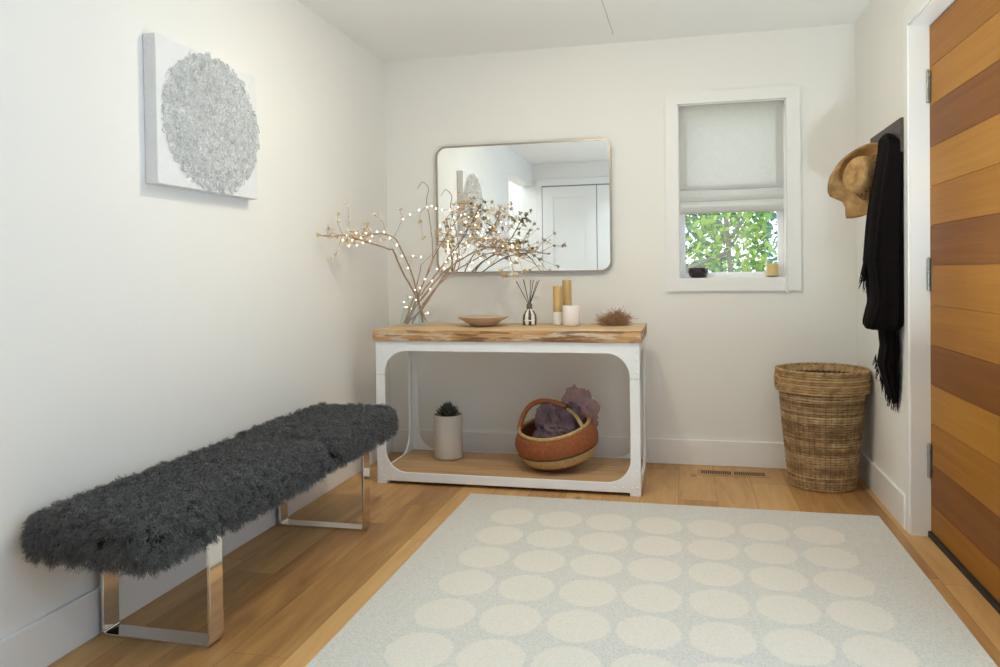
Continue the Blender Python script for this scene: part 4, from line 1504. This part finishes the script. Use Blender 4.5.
for i in range(len(order)):
    j = (i + 1) % len(order)
    for k in range(NA):
        q = (k + 1) % NA
        fs.append((i * NA + k, i * NA + q, j * NA + q, j * NA + k))
b.add(vs, fs)
b.build('brim', straw, hat, smooth=True)
b = MB()
vs, fs = [], []
NP = 12
for i in range(NP + 1):
    f = i / NP
    for k in range(NA):
        a = 2 * PI * k / NA
        ca, sa = math.cos(a), math.sin(a)
        if f < .7:
            g_ = f / .7
            rx = .079 - .018 * g_; ry = .102 - .022 * g_
            z = .120 * g_
        else:
            g_ = (f - .7) / .3
            s_ = math.cos(g_ * PI / 2)
            rx = .061 * s_; ry = .080 * s_
            z = .120 + .022 * math.sin(g_ * PI / 2)
        yy = ry * sa; xx = rx * ca
        hgt = max(0, (f - .35) / .65)
        # centre crease and two front pinches
        z -= hgt * .030 * math.exp(-(xx / .016) ** 2) * (1 if f > .7 else g_ * .4)
        xx *= 1 - .30 * hgt * max(0, sa) ** 2
        vs.append(hat_pt(xx, yy, z))
for i in range(NP):
    for k in range(NA):
        q = (k + 1) % NA
        fs.append((i * NA + k, i * NA + q, (i + 1) * NA + q, (i + 1) * NA + k))
b.add(vs, fs)
crown = b.build('crown', straw, hat, smooth=True)
# open lattice band woven in the crown
b = MB()
for k in range(22):
    for i in range(5):
        a = 2 * PI * (k + .5 * (i % 2)) / 22
        g_ = .16 + i * .12
        rx = .0796 - .018 * g_; ry = .1026 - .022 * g_
        yy, xx, zz = ry * math.sin(a), rx * math.cos(a), .115 * g_
        xx *= 1 - .30 * max(0, (g_ * .7 - .35) / .65) * max(0, math.sin(a)) ** 2
        tg = Vector((-rx * math.sin(a), ry * math.cos(a), 0)).normalized()
        c0 = Vector((xx, yy, zz)); up_ = Vector((-.15 * math.cos(a), -.15 * math.sin(a), 1)).normalized()
        nn = tg.cross(up_)
        if nn.dot(c0) < 0: nn = -nn
        o4 = [c0 + tg * .0062 + nn * .001, c0 + up_ * .0060 + nn * .001, c0 - tg * .0062 + nn * .001, c0 - up_ * .0060 + nn * .001]
        b.add([hat_pt(*p) for p in o4], [(0, 1, 2, 3)])
b.build('lattice_band', plain('hat_hole', (.06, .032, .014), .9), crown)
b = MB()
b.tube([hat_pt(.0795 * math.cos(2 * PI * k / 48), .1025 * math.sin(2 * PI * k / 48), .006) for k in range(48)], .004, 6, closed=True)
b.build('hat_band', plain('hat_cord', (.28, .15, .06), .7), crown, smooth=True)

# scarf: folded cloth hanging from a hook, three overlapping layers
t = NT('dark_wool')
v = t.coord()
n1 = t.noise(v, 240, 2)
t.bsdf(t.ramp(n1, [(.3, (.003, .002, .002)), (.7, (.008, .0052, .0052))]), .95, 0, t.bump(n1, .5, .002), Specular_IOR_Level=.1)
M['scarf'] = t.m
M['scarf'].use_backface_culling = False
sc_ = empty('scarf', (2.60, -.77, 1.64), 'black fringed woollen shawl hanging from the coat rail', 'scarf')


def drape(levels, seed, n=56, pleats=5):
    """levels: (z, x_out, x_in, y_near, y_far): a closed pleated tube of cloth"""
    zs = [l[0] for l in levels]
    b = MB()
    rows = []
    for z in np.linspace(zs[0], zs[-1], 46):
        l = [float(np.interp(-z, [-q for q in zs], [lv[c] for lv in levels])) for c in (1, 2, 3, 4)]
        f = (zs[0] - z) / (zs[0] - zs[-1])
        row = []
        for k in range(n):
            a = 2 * PI * k / n
            cx, cy = (l[0] + l[1]) / 2, (l[2] + l[3]) / 2
            rx, ry = abs(l[1] - l[0]) / 2, abs(l[3] - l[2]) / 2
            rip = 1 + (.03 + .08 * min(1, f * 2)) * math.sin(a * pleats * 2 + seed + 1.2 * f) + .10 * noise.noise(Vector((math.cos(a) * 1.5, math.sin(a) * 1.5, z * 4 + seed)))
            px_ = cx + rx * math.copysign(abs(math.cos(a)) ** .6, math.cos(a)) * min(rip, 1.08)
            py_ = cy + ry * math.copysign(abs(math.sin(a)) ** .6, math.sin(a)) * rip
            row.append((min(px_, 2.639), max(py_, -.952), z))
        rows.append(row)
    vs = [p for r in rows for p in r]
    fs = []
    for i in range(len(rows) - 1):
        for k in range(n):
            q = (k + 1) % n
            fs.append((i * n + k, i * n + q, (i + 1) * n + q, (i + 1) * n + k))
    fs.append(tuple(range(n))); fs.append(tuple((len(rows) - 1) * n + k for k in range(n))[::-1])
    b.add(vs, fs)
    return b, rows


def fringe(line, n, L, seed):
    r = random.Random(seed); b = MB()
    P = [Vector(p) for p in line]
    for i in range(n):
        f = (i + r.random() * .6) / n * (len(P) - 1)
        j = min(int(f), len(P) - 2)
        p = P[j].lerp(P[j + 1], f - j)
        ln = L * r.uniform(.6, 1.3)
        d = Vector((r.gauss(-.12, .18), r.gauss(0, .2), -1)).normalized()
        e = p + d * ln
        b.tube([p + Vector((0, 0, .006)), p.lerp(e, .5) + Vector((r.gauss(0, .003), r.gauss(0, .003), 0)), e], [.0018, .0015, .0008], 4)
    return b


# main fall
b, rows = drape([(1.662, 2.604, 2.624, -.80, -.74), (1.652, 2.594, 2.630, -.84, -.72), (1.635, 2.588, 2.638, -.88, -.70), (1.600, 2.585, 2.639, -.965, -.70), (1.53, 2.575, 2.639, -.965, -.69), (1.42, 2.556, 2.639, -.965, -.68), (1.29, 2.540, 2.639, -.965, -.68), (1.12, 2.522, 2.639, -.965, -.70), (1.04, 2.532, 2.639, -.965, -.70), (.94, 2.540, 2.639, -.965, -.70), (.845, 2.512, 2.639, -.965, -.72), (.822, 2.524, 2.636, -.90, -.74)], .4)
b.build('cloth_fall', M['scarf'], sc_, smooth=True)
# corner flap with fringe, a folded sheet
def sheet(b, A, thick=.006):
    R_, C_ = len(A), len(A[0])
    vs = [Vector(p) for r in A for p in r] + [Vector(p) + Vector((thick, thick * .5, 0)) for r in A for p in r]
    o = R_ * C_
    fs = []
    for i in range(R_ - 1):
        for j in range(C_ - 1):
            q = (i * C_ + j, i * C_ + j + 1, (i + 1) * C_ + j + 1, (i + 1) * C_ + j)
            fs.append(q); fs.append(tuple(o + k for k in q[::-1]))
    bd = [(0, j) for j in range(C_)] + [(i, C_ - 1) for i in range(1, R_)] + [(R_ - 1, j) for j in range(C_ - 2, -1, -1)] + [(i, 0) for i in range(R_ - 2, 0, -1)]
    for k in range(len(bd)):
        a = bd[k][0] * C_ + bd[k][1]; c = bd[(k + 1) % len(bd)]; c = c[0] * C_ + c[1]
        fs.append((a, o + a, o + c, c))
    b.add(vs, fs)


A = []
for i in range(26):
    f = i / 25
    z = 1.63 - f * (1.63 - 1.06)
    xl = np.interp(-z, [-1.63, -1.53, -1.42, -1.29, -1.12, -1.05], [2.600, 2.580, 2.557, 2.540, 2.514, 2.499])
    row = []
    for j in range(13):
        u = j / 12
        row.append((xl + (2.60 - xl) * u + .008 * math.sin(u * 11 + f * 2), -.765 - .05 * u * (1 - f) - .10 * u + .015 * math.sin(u * 14 + f * 3), z - .115 * u * f ** 3))
    A.append(row)
b = MB(); sheet(b, A)
flap = b.build('corner_flap', M['scarf'], sc_, smooth=True)
fringe(A[-1], 34, .045, 2).build('fringe', M['scarf'], flap)
# lower tail
b, rows = drape([(1.0, 2.575, 2.639, -.86, -.74), (.85, 2.572, 2.639, -.88, -.74), (.746, 2.583, 2.638, -.90, -.74), (.671, 2.573, 2.634, -.90, -.73), (.614, 2.588, 2.636, -.89, -.74), (.56, 2.602, 2.637, -.88, -.75), (.515, 2.618, 2.638, -.86, -.76)], 2.2, 44, 4)
tail = b.build('cloth_tail', M['scarf'], sc_, smooth=True)
edge = [(2.572, -.75, .70), (2.572, -.75, .67), (2.588, -.75, .614), (2.602, -.76, .56), (2.618, -.78, .515), (2.632, -.80, .508), (2.637, -.86, .515)]
fringe(edge, 52, .038, 6).build('fringe', M['scarf'], tail)
